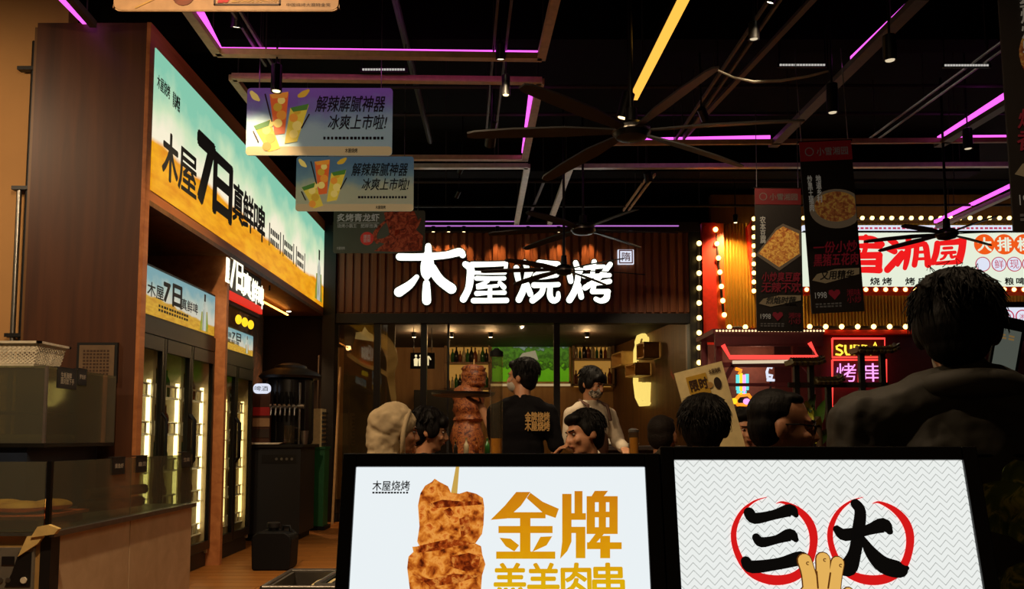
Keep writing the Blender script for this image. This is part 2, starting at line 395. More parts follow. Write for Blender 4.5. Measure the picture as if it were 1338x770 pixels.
# long lit sign on the header: panel-local x runs into the distance, z up
SL = 12.05-6.27
sky_print('beer_sign_print', SL, 1.12, .36, .27, 1.0, tops=('84c6aa', 'cbe2ba', 'f8eed2'), sand=('de8606', 'f6b01c'))
sg = thing('beer_sign', 'long backlit beer advert in black lettering on the cabinet header', 'sign', (CX+.035, 6.28, 3.08), (0, 0, math.pi/2))
obj('light_panel', B((0, 0, 0), (SL, .05, 1.12)), 'beer_sign_print', sg, local=True)
def yl(px): return -FOC*CX/(PPX-px)*1.0-6.28
for body, a, b, z0, z1, bold in (('木', 195, 216, .17, .55, .03), ('屋', 217, 242, .17, .53, .02), ('7', 243, 265, .2, .78, .06), ('日', 265.5, 290, .2, .74, .05), ('真', 292, 306, .26, .64, .03), ('鲜', 306, 320, .26, .64, .03), ('啤', 321, 336, .26, .64, .03)):
    letters('letter', sg, 'sign_black', body, yl(a), z0, yl(b), z1, bold=bold)
letters('logo', sg, 'sign_black', '木屋烧烤', yl(184), .82, yl(202), .93, bold=.02)
letters('logo', sg, 'sign_black', '青岛啤酒', yl(206), .79, yl(216), .92, bold=.02)
for i, (a, b) in enumerate(((342, 358), (361, 376), (379, 391))):
    mb = dashes(MB(), yl(a)+.06, .3, yl(b)-.06, .52, -.003, 2, 5)
    for q, e in ((yl(a), 1), (yl(b), -1)):
        mb.poly([(q, .28), (q+.03*e, .28), (q+.03*e, .54), (q, .54)], -.003, -.001)
    obj('fine_print', mb, 'sign_black', sg, local=True, kind='stuff')
def bottle_print(parent, cx, z0, h, y=-.003, s=1.0):
    w_ = h*.13
    obj('bottle_print_leaves', MB().poly([(cx-w_*2.2, z0), (cx+w_*2.4, z0), (cx+w_*2.0, z0+h*.3), (cx+w_*1.6, z0+h*.55), (cx-w_*1.6, z0+h*.5)], y+.001, y+.002), 'leaf_print', parent, local=True)  # mottled leaf print behind the bottle
    pts = [(-1, 0), (1, 0), (1, .55), (.85, .65), (.42, .76), (.4, .95), (.48, .96), (.48, 1), (-.48, 1), (-.48, .96), (-.4, .95), (-.42, .76), (-.85, .65), (-1, .55)]
    obj('bottle_print', MB().poly([(cx+a*w_, z0+b*h) for a, b in pts], y, y+.001), 'bottle_print_grey', parent, local=True)
    mb = MB().poly([(cx-.42*w_, z0+.8*h), (cx+.42*w_, z0+.8*h), (cx+.46*w_, z0+h), (cx-.46*w_, z0+h)], y-.001, y)
    obj('bottle_print_cap', mb, 'sign_black', parent, local=True)
printed('leaf_print', [(.35, 'd8862a'), (.55, '7a9a30'), (.7, 'c8b040')], 6, s=.8)
printed('bottle_print_grey', [(.3, '707a70'), (.5, 'd8dccc'), (.65, '90988c')], 7, s=.8, stretch=(3, 1, .4))
bottle_print(sg, yl(410), .05, .72)

# ---- shop front: fascia, mullions, panes
wb = obj('wall_back', B((-2.62, FY, 2.95), (2.66, FY+.12, 4.3)), 'fascia_wood', kind='structure')
tag(wb, 'dark brown ribbed timber fascia above the restaurant front')
sl0 = None
for i in range(44):
    x = -2.56+i*.118
    M_ = T(x, FY, 3.02)
    if sl0 is None: sl0 = obj('slat', MB().poly([(0, 0), (.078, 0), (.078, 1.2), (0, 1.2)], -.035, 0), 'fascia_wood', wb, local=True, M=M_, bevel=.006)
    else:
        q = like(sl0, 'slat', wb, M_); bv = q.modifiers.new('bevel', 'BEVEL'); bv.width = .006; bv.segments = 2
obj('sign_lintel', B((-2.66, FY-.06, 2.86), (2.7, FY+.12, 3.0)), 'black_paint', wb)
obj('cornice', B((-2.66, FY-.12, 4.2), (2.7, FY+.1, 4.34)), 'dark_brown', wb)
obj('led_line', B((-2.0, FY-.125, 4.27), (2.4, FY-.121, 4.29)), 'purple_dim', wb)
obj('column_1', B((-2.78, FY-.1, 0), (-2.6, FY+.15, 4.3)), 'black_paint', kind='structure')
obj('column_2', B((2.55, FY-.1, 0), (2.72, FY+.15, 4.3)), 'black_paint', kind='structure')
wi = thing('window_1', None, None, (0, FY+.03, 0), kind='structure')
xs = [-2.6, -2.0, -1.32, .62, 2.55]
for x in (-2.0, -1.32, .62):
    obj('mullion', B((x-.045, FY, 0), (x+.045, FY+.1, 2.9)), 'black_paint', wi)
obj('mullion', B((-.98, FY+.02, 0), (-.95, FY+.06, 2.9)), 'black_paint', wi)
obj('sill_rail', B((-2.6, FY, 0), (2.55, FY+.1, .12)), 'black_paint', wi)
for a, b in zip(xs[:-1], xs[1:]):
    obj('pane', B((a+.045, FY+.04, .12), (b-.045, FY+.052, 2.87)), 'shop_glass', wi)
# room behind the glass
IY = 16.6
obj('wall_interior', B((-4.0, IY, 0), (2.1, IY+.1, 3.1)), 'interior_back', kind='structure')
obj('ceiling_interior', B((-4.0, FY+.12, 2.98), (2.75, IY, 3.05)), 'dark_brown', kind='structure')
wr = obj('wall_interior_side', MB().bar((2.62, FY+.15, 1.5), (2.0, IY, 1.5), .1, 3.0), 'interior_wood', kind='structure')
obj('wall_interior_left', B((-4.1, FY+.15, 0), (-4.0, IY, 3.05)), 'interior_wood', kind='structure')

for i, (px_, py_) in enumerate(((541, 436), (641, 432), (767, 445), (590, 431))):
    p = atY(px_, py_, 14.2); p.z = 2.93; t = thing('interior_spot', 'tiny warm ceiling spot inside the shop, %s' % ['over the restroom sign', 'over the television edge', 'near the wooden side wall', 'over the meat model'][i], 'lamp', p, group='interior spots')
    obj('can', MB().lathe([(.04, -.03), (.045, .05)], p, 12), 'black_metal', t, smooth=40); obj('lens', MB().lathe([(.03, -.034), (.03, -.028)], p, 12), 'lamp_white', t)
    ld = bpy.data.lights.new('downlight', 'POINT'); ld.energy = 26; ld.color = (1, .7, .4); ld.shadow_soft_size = .05
    place(bpy.data.objects.new('downlight', ld), 'l', t, T(0, 0, -.05))
# ---------------------------------------------------------------- fascia lettering, one channel letter per character
FL = FY-.09
def zoomstrokes(S, ox, oy, sc):
    out = []
    for st in S:
        q = []
        for x, y, r in st:
            p = atY(ox+x/sc, oy+y/sc, FL); q.append((p.x, p.z, r/sc*FL/FOC))
        out.append(q)
    return out
G_mu = [[(524,184,26),(620,186,25),(720,182,26),(840,172,25),(925,152,29),(948,172,22)], [(717,112,21),(715,170,30),(712,235,48),(706,300,40),(705,335,14)],
        [(705,362,24),(705,420,30),(706,478,32)], [(640,318,16),(592,372,28),(520,420,35)], [(740,262,36),(795,340,34),(872,398,37)]]
G_wu = [[(1010,236,20),(1130,234,18),(1238,230,16)], [(1240,232,13),(1236,262,12),(1228,290,11)], [(1010,290,13),(1120,293,12),(1232,293,11)],
        [(966,234,22),(1000,262,28),(998,330,27),(986,400,25),(952,468,25)], [(1042,328,17),(1140,330,15),(1226,328,15)], [(1120,345,11),(1075,372,17),(1046,386,18),(1110,384,12),(1180,378,12)],
        [(1196,358,14),(1224,388,18)], [(1042,430,18),(1130,426,13),(1228,424,16)], [(1132,400,15),(1130,440,16),(1130,470,17)], [(1020,478,19),(1130,478,18),(1242,476,19)]]
G_shao = [[(70,288,19),(76,330,20),(84,372,17)], [(122,252,16),(138,300,18),(132,360,19),(112,430,22),(86,486,22)], [(172,300,11),(150,335,13)], [(136,392,18),(158,452,19)],
          [(212,256,20),(270,262,20),(330,264,17)], [(262,262,18),(240,300,18),(190,338,20)], [(236,292,14),(290,320,16),(338,322,13)], [(184,345,17),(250,344,15),(322,334,14)],
          [(180,396,19),(260,396,17),(332,392,16)], [(240,405,17),(224,448,20),(172,490,22)], [(282,405,17),(280,462,20),(300,492,20),(328,480,18),(332,446,13)]]
G_kao = [[(398,300,13),(404,340,19),(410,372,17)], [(440,256,17),(456,310,19),(452,370,19),(432,436,22),(402,488,22)], [(478,300,12),(462,335,13)], [(458,396,18),(476,470,18)],
         [(556,250,17),(550,290,15),(545,328,15)], [(502,288,15),(560,282,14),(618,280,12)], [(492,340,15),(570,338,14),(652,334,14)], [(656,266,17),(620,312,17),(560,372,18),(500,412,19)],
         [(520,392,14),(580,384,14),(652,372,17)], [(556,402,14),(545,432,16)], [(545,436,17),(600,436,16),(644,436,17)], [(640,440,18),(630,480,22),(596,494,17),(566,482,15)]]
flat('letter_rim', '0c0c0a', .5)
sign = thing('shop_sign', 'big white glowing four-character restaurant sign on the ribbed timber fascia', 'sign', (0, FL, 2.95))
for G, (ox, oy, sc) in ((G_mu, (420, 300, 5.135)), (G_wu, (420, 300, 5.135)), (G_shao, (660, 290, 4.78)), (G_kao, (660, 290, 4.78))):
    S = zoomstrokes(G, ox, oy, sc); a = MB(); b = MB()
    for st in S:
        a.stroke([(x, z, r*.93) for x, z, r in st], FL-.012, FL); b.stroke([(x, z, r*.93+.017) for x, z, r in st], FL+.001, FL+.06)
    l = obj('letter', a, 'letter_face', sign); obj('letter_rim', b, 'letter_rim', l)
se = thing('seal_sign', 'small white square lit seal sign beside the last big character', 'sign', (0, FL, 2.95))
p0, p1 = atY(807.5, 345, FL), atY(828, 326.5, FL)
obj('plate', B((p0.x, FL-.01, p0.z), (p1.x, FL+.06, p1.z)), 'sign_blue_white', se)
cx, cz, h = (p0.x+p1.x)/2, (p0.z+p1.z)/2, (p1.x-p0.x)/2
mb = MB()
for k in range(4):
    a = Matrix.Rotation(k*math.pi/2, 2); q0 = a @ Vector((-.8*h, -.8*h)); q1 = a @ Vector((.8*h, -.8*h))
    mb.stroke([(cx+q0.x, cz+q0.y, .008), (cx+q1.x, cz+q1.y, .008)], FL-.014, FL-.011)
obj('seal_border', mb, 'sign_brown', se)
o = obj('seal_character', text_mb('隋', cx-.5*h, cz-.55*h, cx+.55*h, cz+.55*h, y=FL-.014, bold=.01), 'sign_brown', se)
# mini downlights washing the fascia
for i, px in enumerate((566, 586, 606, 650, 690, 730, 770)):
    p = atY(px, 300, FY-.2); loc = (p.x, FY-.17, 4.2)
    t = thing('fascia_downlight', 'tiny warm downlight under the fascia cornice, %s from the green beer sign end' % ['first', 'second', 'third', 'fourth', 'fifth', 'sixth', 'seventh'][i], 'lamp', loc, group='fascia downlights')
    obj('can', MB().lathe([(.03, -.02), (.03, .06), (.02, .06)], loc, 10), 'black_metal', t, smooth=40)
    obj('lens', MB().lathe([(.022, -.022), (.022, -.018)], loc, 10), 'lamp_warm', t)
    ld = bpy.data.lights.new('fascia_wash', 'SPOT'); ld.energy = 22.0; ld.color = (1, .55, .2); ld.spot_size = math.radians(75); ld.spot_blend = .8; ld.shadow_soft_size = .02
    lo = bpy.data.objects.new('fascia_wash', ld); place(lo, 'l', t, T(0, -.0, -.03) @ Euler((math.radians(8), 0, 0)).to_matrix().to_4x4())

# ---------------------------------------------------------------- ceiling: hung frames, LED lines, rails, pipes
HZ = 4.3
def hang(t, p, top=5.0, r=.006):
    obj('hanger', MB().tube([p, (p[0], p[1], top)], r, 6), 'pipe_dark', t)
def led_frame(label, beige, purple, w=.07, h=.05, mat='beige_bar', pm='purple_led', dz=.07):
    a = atZ(*beige[0][0], HZ); t = thing('ceiling_light_frame', label, 'light frame', (a.x, a.y, HZ))
    for p, q in beige:
        A, C = atZ(*p, HZ), atZ(*q, HZ); obj('frame_bar', MB().bar(A, C, w, h), mat, t)
        for k in (.15, .85): hang(t, A.lerp(C, k)+Vector((0, 0, h/2)))
    for p, q in purple:
        A, C = atZ(*p, HZ+dz), atZ(*q, HZ+dz); obj('led_strip', MB().bar(A, C, .04, .04), pm, t)
    return t
led_frame('hung beige ceiling frame with magenta light line above the drinks boards', [((232, -6), (285, 70)), ((283, 69), (708, 75)), ((707, 76), (727, -8))], [((251, -6), (287, 66)), ((287, 66), (655, 70)), ((660, 70), (703, 70.5))])
led_frame('hung beige ceiling frame behind the larger drinks board', [((304, 101), (708, 106)), ((304, 101), (345, 155)), ((706, 106), (686, 207)), ((430, 206), (690, 207))], [((695, 113), (684, 198))])
led_frame('pale ceiling frame directly above the lobster board and fascia letters', [((400, 218), (690, 217.5)), ((689, 217), (675, 292))], [((556, 291), (674, 291))], mat='white_bar', pm='purple_dim')
led_frame('pale ceiling frame spanning above the small far fan and hanging right', [((745, 219), (718, 292)), ((744, 218), (1345, 215.5))], [((838, 297), (912, 296))], mat='white_bar', pm='purple_dim')
led_frame('slim beige ceiling bar with magenta light line behind the big fan', [((800, 187), (1345, 183))], [((835, 183.5), (1006, 180)), ((1248, 180), (1345, 179.5))], w=.04)
led_frame('magenta light line on dark rail slanting above the tall menu banner', [((1205, -4), (1010, 190))], [((1198, -3), (1114, 77))], mat='grey_bar', w=.1)
led_frame('magenta light line on dark rail slanting behind the menu banner at the frame edge', [((1345, 118), (1226, 190))], [((1345, 104), (1227, 181))], mat='grey_bar', w=.1)
led_frame('magenta light line slanting down to the white and red lit sign', [((1345, 243), (1225, 297))], [((1345, 231), (1222, 290))], mat='grey_bar', w=.08)
led_frame('short magenta light line above the walnut cabinet top', [((60, -40), (122, 32))], [((66, -18), (115, 32))], mat='grey_bar', w=.05)
# warm linear lamp
a, c = atZ(905, -24, 4.15), atZ(828, 128, 4.15)
t = thing('linear_lamp', 'amber glowing linear lamp slanting down towards the big fan hub', 'lamp', c)
obj('housing', MB().bar(a+Vector((0, 0, .05)), c+Vector((0, 0, .05)), .07, .06), 'black_metal', t)
obj('diffuser', MB().bar(a, c, .065, .04), 'yellow_lamp', t)
for k in (.2, .8): hang(t, a.lerp(c, k)+Vector((0, 0, .08)))
# rails, conduits and pipes
def rail(name, label, cat, p, q, z, r=None, wd=.03, ht=.03, mat='grey_bar', two=0):
    A, C = atZ(*p, z), atZ(*q, z); t = thing(name, label, cat, A)
    for s_ in ((-1, 1) if two else (0,)):
        off = Vector((s_*two/2, 0, 0))
        obj('tube' if r else 'bar', MB().tube([A+off, C+off], r, 8) if r else MB().bar(A+off, C+off, wd, ht), mat, t, smooth=40 if r else None)
    for k in (.1, .5, .9):
        hang(t, A.lerp(C, k)+Vector(((-two/2) if two else 0, 0, ht/2 if not r else r)))
    return t
rail('track_rail', 'dark double lighting track slanting up beside the amber lamp', 'track', (1015, -5), (888, 182), 4.35, two=.08, wd=.02)
rail('track_rail', 'dark lighting track carrying the lit spot behind the big fan', 'track', (1075, -15), (895, 178), 4.4, wd=.05)
rail('track_rail', 'short lit lighting track slanting towards the fascia seal', 'track', (852, 228), (818, 275), 4.35, mat='beige_bar', two=.07, wd=.02)
rail('track_rail', 'dark lighting track between the beige frame sides', 'track', (660, -5), (642, 170), 4.4, two=.1, wd=.02)
rail('track_rail', 'dark lighting track inside the magenta frame near the cabinet', 'track', (300, 0), (352, 85), 4.42, two=.06, wd=.02)
rail('conduit', 'twin pale conduits slanting behind the menu banners', 'pipe', (1320, 52), (1135, 186), 4.4, r=.012, mat='steel', two=.1)
rail('conduit', 'thin dark conduit slanting down above the drinks boards', 'pipe', (514, -10), (562, 185), 4.6, r=.03, mat='pipe_dark')
rail('conduit', 'dark conduit slanting between the pale ceiling frames', 'pipe', (713, 232), (688, 292), 4.4, r=.02, mat='grey_bar')
for lab, y, z in (('dark pipe crossing the ceiling just behind the nearer magenta frame', 114, 4.55), ('dark pipe crossing behind the big fan blades', 150, 4.6), ('thin pipe crossing below the pale frame fronts', 238, 4.36), ('thin pipe crossing closest above the fascia cornice', 270, 4.36)):
    rail('ceiling_pipe', lab, 'pipe', (500, y), (1330, y-2), z, r=.018, mat='pipe_dark')
obj('beam_1', B((-5, 7.0, 4.62), (6, 7.25, 5.0)), 'black_ceiling', kind='structure'); obj('beam_2', B((-5, 10.6, 4.62), (6, 10.9, 5.0)), 'black_ceiling', kind='structure'); obj('beam_3', B((-5, 4.6, 4.7), (6, 4.85, 5.0)), 'black_ceiling', kind='structure')
# slot vents
for lab, a, c in (('white slotted air vent between the magenta frame and the drinks board', (474, 92), (530, 92.5)), ('white slotted air vent above the tallest menu banner', (1018, 86), (1078, 86)), ('white slotted air vent over the slanting conduits', (1233, 86.5), (1291, 87))):
    A, C = atY(*a, 7.0), atY(*c, 7.0); t = thing('slot_vent', lab, 'vent', A)
    obj('frame', B((A.x-.02, 6.985, A.z-.02), (C.x+.02, 7.0, A.z+.02)), 'black_metal', t)
    for x in (A.x, C.x): obj('hanger', MB().tube([(x, 6.99, A.z), (x, 6.99, 4.99)], .005, 6), 'black_metal', t)
    n = 16
    for i in range(n):
        x0 = A.x+(C.x-A.x)*i/n; x1 = A.x+(C.x-A.x)*(i+.75)/n
        obj('slot', B((x0, 6.98, A.z-.008), (x1, 6.985, A.z+.008)), 'vent_white', t)
# hanging cable
pts = [atY(938, 92, 6.0), atY(958, 101, 6.0), atY(985, 107, 6.0), atY(1020, 105.5, 6.0), atY(1055, 100, 6.0), atY(1082, 93, 6.0)]
t = thing('cable', 'pale cable drooping in an arc behind the big fan', 'cable', pts[2])
obj('arc', MB().tube(pts, [.008, .009, .011, .011, .01, .008], 8), 'white_bar', t, smooth=60)
for p in (pts[0], pts[-1]): obj('drop', MB().tube([p, (p.x, p.y, 4.99)], .004, 6), 'black_ceiling', t)
# ceiling lamps
def can_lamp(label, px, py, Y, r=.035, ln=.17, tilt=(0, 0), face='lamp_dim', energy=0, col=(1, .78, .5), spot=70, top=None, group=None):
    p = atY(px, py, Y); R = Euler((tilt[0], tilt[1], 0))
    t = thing('spot_lamp', label, 'lamp', p, tuple(R), group)
    obj('can', MB().lathe([(r*.7, 0.012), (r, 0), (r, ln), (r*.6, ln+.01)], (0, 0, 0), 14), 'black_metal', t, local=True, smooth=40)
    obj('lens', MB().lathe([(r*.68, .004), (r*.68, .013)], (0, 0, 0), 14), face, t, local=True)
    M_ = WM[t.name]; q = M_ @ Vector((0, 0, ln))
    obj('stem', MB().tube([q, (q.x, q.y, top or 4.98)], .008, 6), 'black_metal', t)
    if energy:
        ld = bpy.data.lights.new('spot', 'SPOT'); ld.energy = energy; ld.color = col; ld.spot_size = math.radians(spot); ld.spot_blend = .6; ld.shadow_soft_size = .04
        place(bpy.data.objects.new('spot', ld), 'l', t, T(0, 0, -.01))
    return t
can_lamp('lit white spot lamp inside the magenta frame near the cabinet', 309, 36, 6.3, .045, .16, (.35, .1), 'lamp_white', 240)
can_lamp('black cylinder lamp hanging just above the larger drinks board', 361, 120, 6.6, .045, .22, face='lamp_warm', energy=12, spot=45)
can_lamp('brightly lit spot lamp at the magenta frame corner', 654, 78, 6.6, .04, .12, (.3, 0), 'lamp_white', 200)
can_lamp('black cylinder lamp under the beige frame by the fan blade tip', 661, 125, 6.8, .035, .17, face='lamp_warm', energy=120)
can_lamp('small lit spot lamp at the end of a fan blade', 642, 172, 8.0, .035, .1, (.7, .3), 'lamp_white', 60)
can_lamp('small lamp tucked above the big fan hub', 813, 155, 6.3, .05, .2, (.1, .25), 'lamp_warm', 15)
can_lamp('lit spot lamp at the frame top near the amber lamp', 1006, 4, 5.6, .03, .1, (.3, .3), 'lamp_white', 80)
can_lamp('unlit dark spot lamp on the double track', 985, 52, 5.8, .04, .12, (.1, 0), 'lamp_dim')
can_lamp('small lit spot lamp behind a fan blade on the track', 922, 157, 7.6, .04, .12, (.6, -.6), 'lamp_white', 80)
can_lamp('bright spot lamp on the short lit track', 848, 236, 9.6, .05, .1, (.6, -.3), 'lamp_white', 160)
can_lamp('black cylinder lamp hanging above the tall menu banner pair', 1088, 148, 6.6, .045, .24, face='lamp_dim')
can_lamp('black cylinder lamp below the slanting magenta line', 1163, 80, 5.0, .04, .16, face='lamp_dim')
can_lamp('black cylinder lamp in front of the beige bar near the frame edge', 1265, 195, 8.0, .045, .2, face='lamp_dim')
can_lamp('small lamp left of the big fan with lens turned to camera', 640, 190, 7.4, .05, .14, (.9, .2), 'lamp_dim')
for k, (px, py, Y) in enumerate(((600, 226, 9.6), (596, 258, 10.6))):
    can_lamp('small track spot %s the pale frame' % ('just under' if k == 0 else 'hanging lowest beneath'), px, py, Y, .03, .1, (.7, .6), 'lamp_dim')
# unseen fill lamps added towards the camera, above the top of the frame
for lab, x, y, tl, en in (('added black cylinder fill lamp over the glass counter, unseen above the frame', -1.6, 2.6, (.42, .2), 420), ('added black cylinder fill lamp by the tan wall, unseen above the frame', -4.9, 4.6, (.7, 0), 150), ('added black cylinder fill lamp over the lightboxes, unseen above the frame', .2, 2.6, (.25, 0), 90), ('added black cylinder fill lamp over the man with the phone, unseen above the frame', 1.6, 2.4, (.1, 0), 65)):
    t = thing('spot_lamp', lab, 'lamp', (x, y, 4.1), (tl[0], tl[1], 0))
    obj('can', MB().lathe([(.035, .012), (.05, 0), (.05, .2), (.03, .21)], (0, 0, 0), 14), 'black_metal', t, local=True, smooth=40); obj('lens', MB().lathe([(.034, .004), (.034, .013)], (0, 0, 0), 14), 'lamp_warm', t, local=True)
    q = WM[t.name] @ Vector((0, 0, .2)); obj('stem', MB().tube([q, (q.x, q.y, 4.98)], .008, 6), 'black_metal', t)
    ld = bpy.data.lights.new('spot', 'SPOT'); ld.energy = en; ld.color = (1, .72, .44); ld.spot_size = math.radians(155); ld.spot_blend = .6; ld.shadow_soft_size = .05
    place(bpy.data.objects.new('spot', ld), 'l', t, T(0, 0, -.01))
# ---------------------------------------------------------------- ceiling fans
def fan(label, px, py, Y, rad, tips, hubr, rod_top=4.98, droop=.03):
    p = atY(px, py, Y); blades = [math.degrees(math.atan2(*((atZ(x_, y_, p.z)-p).yx))) for x_, y_ in tips]; t = thing('ceiling_fan', label, 'fan', p)
    obj('motor', MB().lathe([(hubr*.3, -.06), (hubr*.8, -.045), (hubr, -.01), (hubr, .02), (hubr*.7, .05), (hubr*.35, .06), (hubr*.3, .16), (hubr*.12, .17)], p, 24), 'black_metal', t, smooth=40)
    obj('rim', MB().lathe([(hubr*1.02, -.012), (hubr*1.03, -.004), (hubr*1.02, .004)], p, 24), 'steel', t, smooth=40)
    obj('rod', MB().tube([p+Vector((0, 0, .1)), (p.x, p.y, rod_top)], .014, 8), 'black_metal', t)
    for ang in blades:
        a = math.radians(ang); d = Vector((math.cos(a), math.sin(a), 0)); n = Vector((-d.y, d.x, 0)); up = Vector((0, 0, 1))
        ts = [.0, .12, .35, .7, .95, 1.0]; ws = [.25, .32, .5, .46, .36, .2]; k = rad*.10
        top = []; bot = []
        for tt, ww in zip(ts, ws):
            c = p+d*(hubr*.8+(rad-hubr*.8)*tt)+up*(-droop*rad*tt*tt)
            tw = n*math.cos(.22)+up*math.sin(.22)
            top.append((c-tw*k*ww+up*.006, c+tw*k*ww+up*.006)); bot.append((c-tw*k*ww-up*.006, c+tw*k*ww-up*.006))
        mb = MB()
        for i in range(len(ts)):
            mb.v += [tuple(top[i][0]), tuple(top[i][1]), tuple(bot[i][1]), tuple(bot[i][0])]
        for i in range(len(ts)-1):
            A = 4*i; C = 4*i+4
            for j in range(4): mb.f.append((A+j, A+(j+1) % 4, C+(j+1) % 4, C+j))
        mb.f.append((3, 2, 1, 0)); e = 4*(len(ts)-1); mb.f.append((e, e+1, e+2, e+3))
        obj('blade', mb, 'fan_blade', t, smooth=30)
    return t
flat('fan_blade', '1c1611', .5, stretch=(.3, 3, 1))
fan('big black ceiling fan with long blades below the amber lamp', 825, 172, 5.6, 1.12, ((660, 95), (605, 170), (740, 215), (945, 205), (1065, 150), (960, 60)), .13)
fan('black ceiling fan hanging in front of the top of the timber fascia', 762, 300, 9.4, 1.08, ((675, 268), (693, 320), (828, 318), (850, 262), (655, 302), (868, 301)), .14)
fan('black ceiling fan hanging in front of the glowing shop letters', 737, 353, 9.2, .92, ((668, 338), (800, 338), (852, 356), (800, 372), (660, 372), (630, 352)), .1)
fan('black ceiling fan hanging in front of the white and red lit sign', 1237, 306, 8.6, .8, ((1172, 290), (1330, 268), (1345, 300), (1290, 317), (1150, 325), (1145, 312)), .11)
# ---------------------------------------------------------------- hung advert boards
def rrect(x0, z0, x1, z1, r, n=5):
    out = []
    for cx, cz, a0 in ((x1-r, z0+r, -90), (x1-r, z1-r, 0), (x0+r, z1-r, 90), (x0+r, z0+r, 180)):
        for i in range(n+1):
            a = math.radians(a0+90*i/n); out.append((cx+r*math.cos(a), cz+r*math.sin(a)))
    return out
def wires(t, W, H, z):
    for x in (.08*W, .92*W):
        obj('wire', MB().tube([(x, .01, H-.01), (x, .01, 4.99-z)], .004, 6), 'steel', t, local=True)
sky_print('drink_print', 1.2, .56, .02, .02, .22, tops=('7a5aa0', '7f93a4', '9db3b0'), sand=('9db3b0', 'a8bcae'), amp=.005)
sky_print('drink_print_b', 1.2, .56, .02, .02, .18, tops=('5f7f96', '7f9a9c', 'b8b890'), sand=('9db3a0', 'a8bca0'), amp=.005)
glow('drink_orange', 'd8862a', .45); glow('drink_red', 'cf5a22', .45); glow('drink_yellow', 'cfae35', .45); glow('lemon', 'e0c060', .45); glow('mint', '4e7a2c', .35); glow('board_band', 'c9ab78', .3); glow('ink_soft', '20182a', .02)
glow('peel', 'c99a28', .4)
def drink_art(t, W, H, y=-.004):
    def P(pts): return [(W*a, H*b) for a, b in pts]
    # three tumblers, tilted: outline, filling, slices
    cups = [('drink_yellow', [(.05, .43), (.165, .50), (.235, .10), (.155, .045)]), ('drink_red', [(.155, .90), (.285, .92), (.265, .32), (.195, .30)]), ('drink_yellow', [(.30, .70), (.425, .74), (.35, .20), (.265, .17)])]
    for k, (m, q) in enumerate(cups):
        c = obj('drink_print', MB().poly(P(q), y-.0006*k, y+.002), m, t, local=True)
        cx = sum(a for a, b in q)/4; cz = sum(b for a, b in q)/4
        for j, (dx, dz, r) in enumerate(((-.012, .1, .03), (.015, -.02, .034), (-.008, -.14, .03), (.012, .2, .026))):
            obj('slice_print', MB().disc((W*(cx+dx), H*(cz+dz)), W*r, y-.002-.0003*j, y-.001), ('lemon', 'peel', 'drink_orange', 'lemon')[(j+k) % 4], c, local=True)
        obj('mint_print', MB().poly(P([(q[0][0], q[0][1]), (q[1][0], q[1][1]+.02), (q[1][0]-.01, q[1][1]-.07), (q[0][0]+.02, q[0][1]-.06)]), y-.003, y-.002), ('mint', 'drink_orange', 'mint')[k], c, local=True)
    for a, b, m in (((.03, .93), (.08, .82), 'lemon'), ((.36, .88), (.42, .96), 'peel')):
        obj('lemon_print', MB().stroke([(W*a[0], H*a[1], .016), (W*(a[0]+b[0])/2, H*((a[1]+b[1])/2-.01), .026), (W*b[0], H*b[1], .012)], y, y+.002), m, t, local=True)
    mb = MB()
    for a, b in (((.125, .9), (.175, .5)), ((.05, .35), (.085, .2)), ((.43, .6), (.38, .4))): mb.stroke([(W*a[0], H*a[1], .006), (W*b[0], H*b[1], .006)], y-.004, y-.003)
    obj('straw_print', mb, 'ink_brown', t, local=True, kind='stuff')
def drink_board(label, px0, py1, px1, Y, mat, sh):
    a = atY(px0, py1, Y); b = atY(px1, py1, Y); W = b.x-a.x; H = W*.475
    t = thing('advert_board', label, 'sign', (a.x, Y, a.z), group='drinks boards')
    obj('panel', MB().poly(rrect(0, 0, W, H, .03), 0, .012), mat, t, local=True)
    obj('band', MB().poly(rrect(0, 0, W, H*.13, .03), -.002, .0), 'board_band', t, local=True)
    drink_art(t, W, H)
    letters('headline', t, 'ink', '解辣解腻神器', W*.47, H*.64, W*.95, H*.88, shear=.25, y=-.005, bold=.012)
    letters('headline', t, 'ink', '冰爽上市啦!', W*.56, H*.38, W*.965, H*.60, shear=.25, y=-.005, bold=.012)
    obj('fine_print', dashes(MB(), W*.53, H*.22, W*.95, H*.29, -.005, 1, 16), 'ink', t, local=True, kind='stuff')
    letters('logo', t, 'ink', '木屋烧烤', W*.68, H*.035, W*.765, H*.10, y=-.005, bold=.02)
    wires(t, W, H, a.z); return t
drink_board('larger hanging iced drinks board with violet and blue background', 321, 203, 512, 6.9, 'drink_print', 0)
drink_board('smaller hanging iced drinks board with grey blue background, behind the larger', 386, 276, 540, 8.6, 'drink_print_b', 0)
# lobster board
Y = 11.0; a = atY(435, 331, Y); b = atY(555, 331, Y); W = b.x-a.x; H = W*.475
t = thing('advert_board', 'hanging brown lobster advert board overlapping the timber fascia', 'sign', (a.x, Y, a.z))
grad('lobster_board', [(0, '3c3a2a'), (.6, '4e4c3c'), (1, '3a3426')], W, 0, .12, nscale=3, namp=.5)
printed('lobster_print', [(.3, '3a0e06'), (.5, '8a3018'), (.62, 'b05030'), (.75, '5a1a0c')], 14, s=.12, dist=1.5)
obj('panel', MB().poly(rrect(0, 0, W, H, .03), 0, .012), 'lobster_board', t, local=True)
L_ = [(.55, .95), (.7, .99), (.88, .98), (.93, .75), (.9, .55), (.98, .4), (.97, .06), (.7, .03), (.45, .05), (.55, .2), (.62, .35), (.6, .6), (.57, .75)]
obj('lobster_print', MB().poly([(W*x, H*z) for x, z in L_], -.003, 0), 'lobster_print', t, local=True)
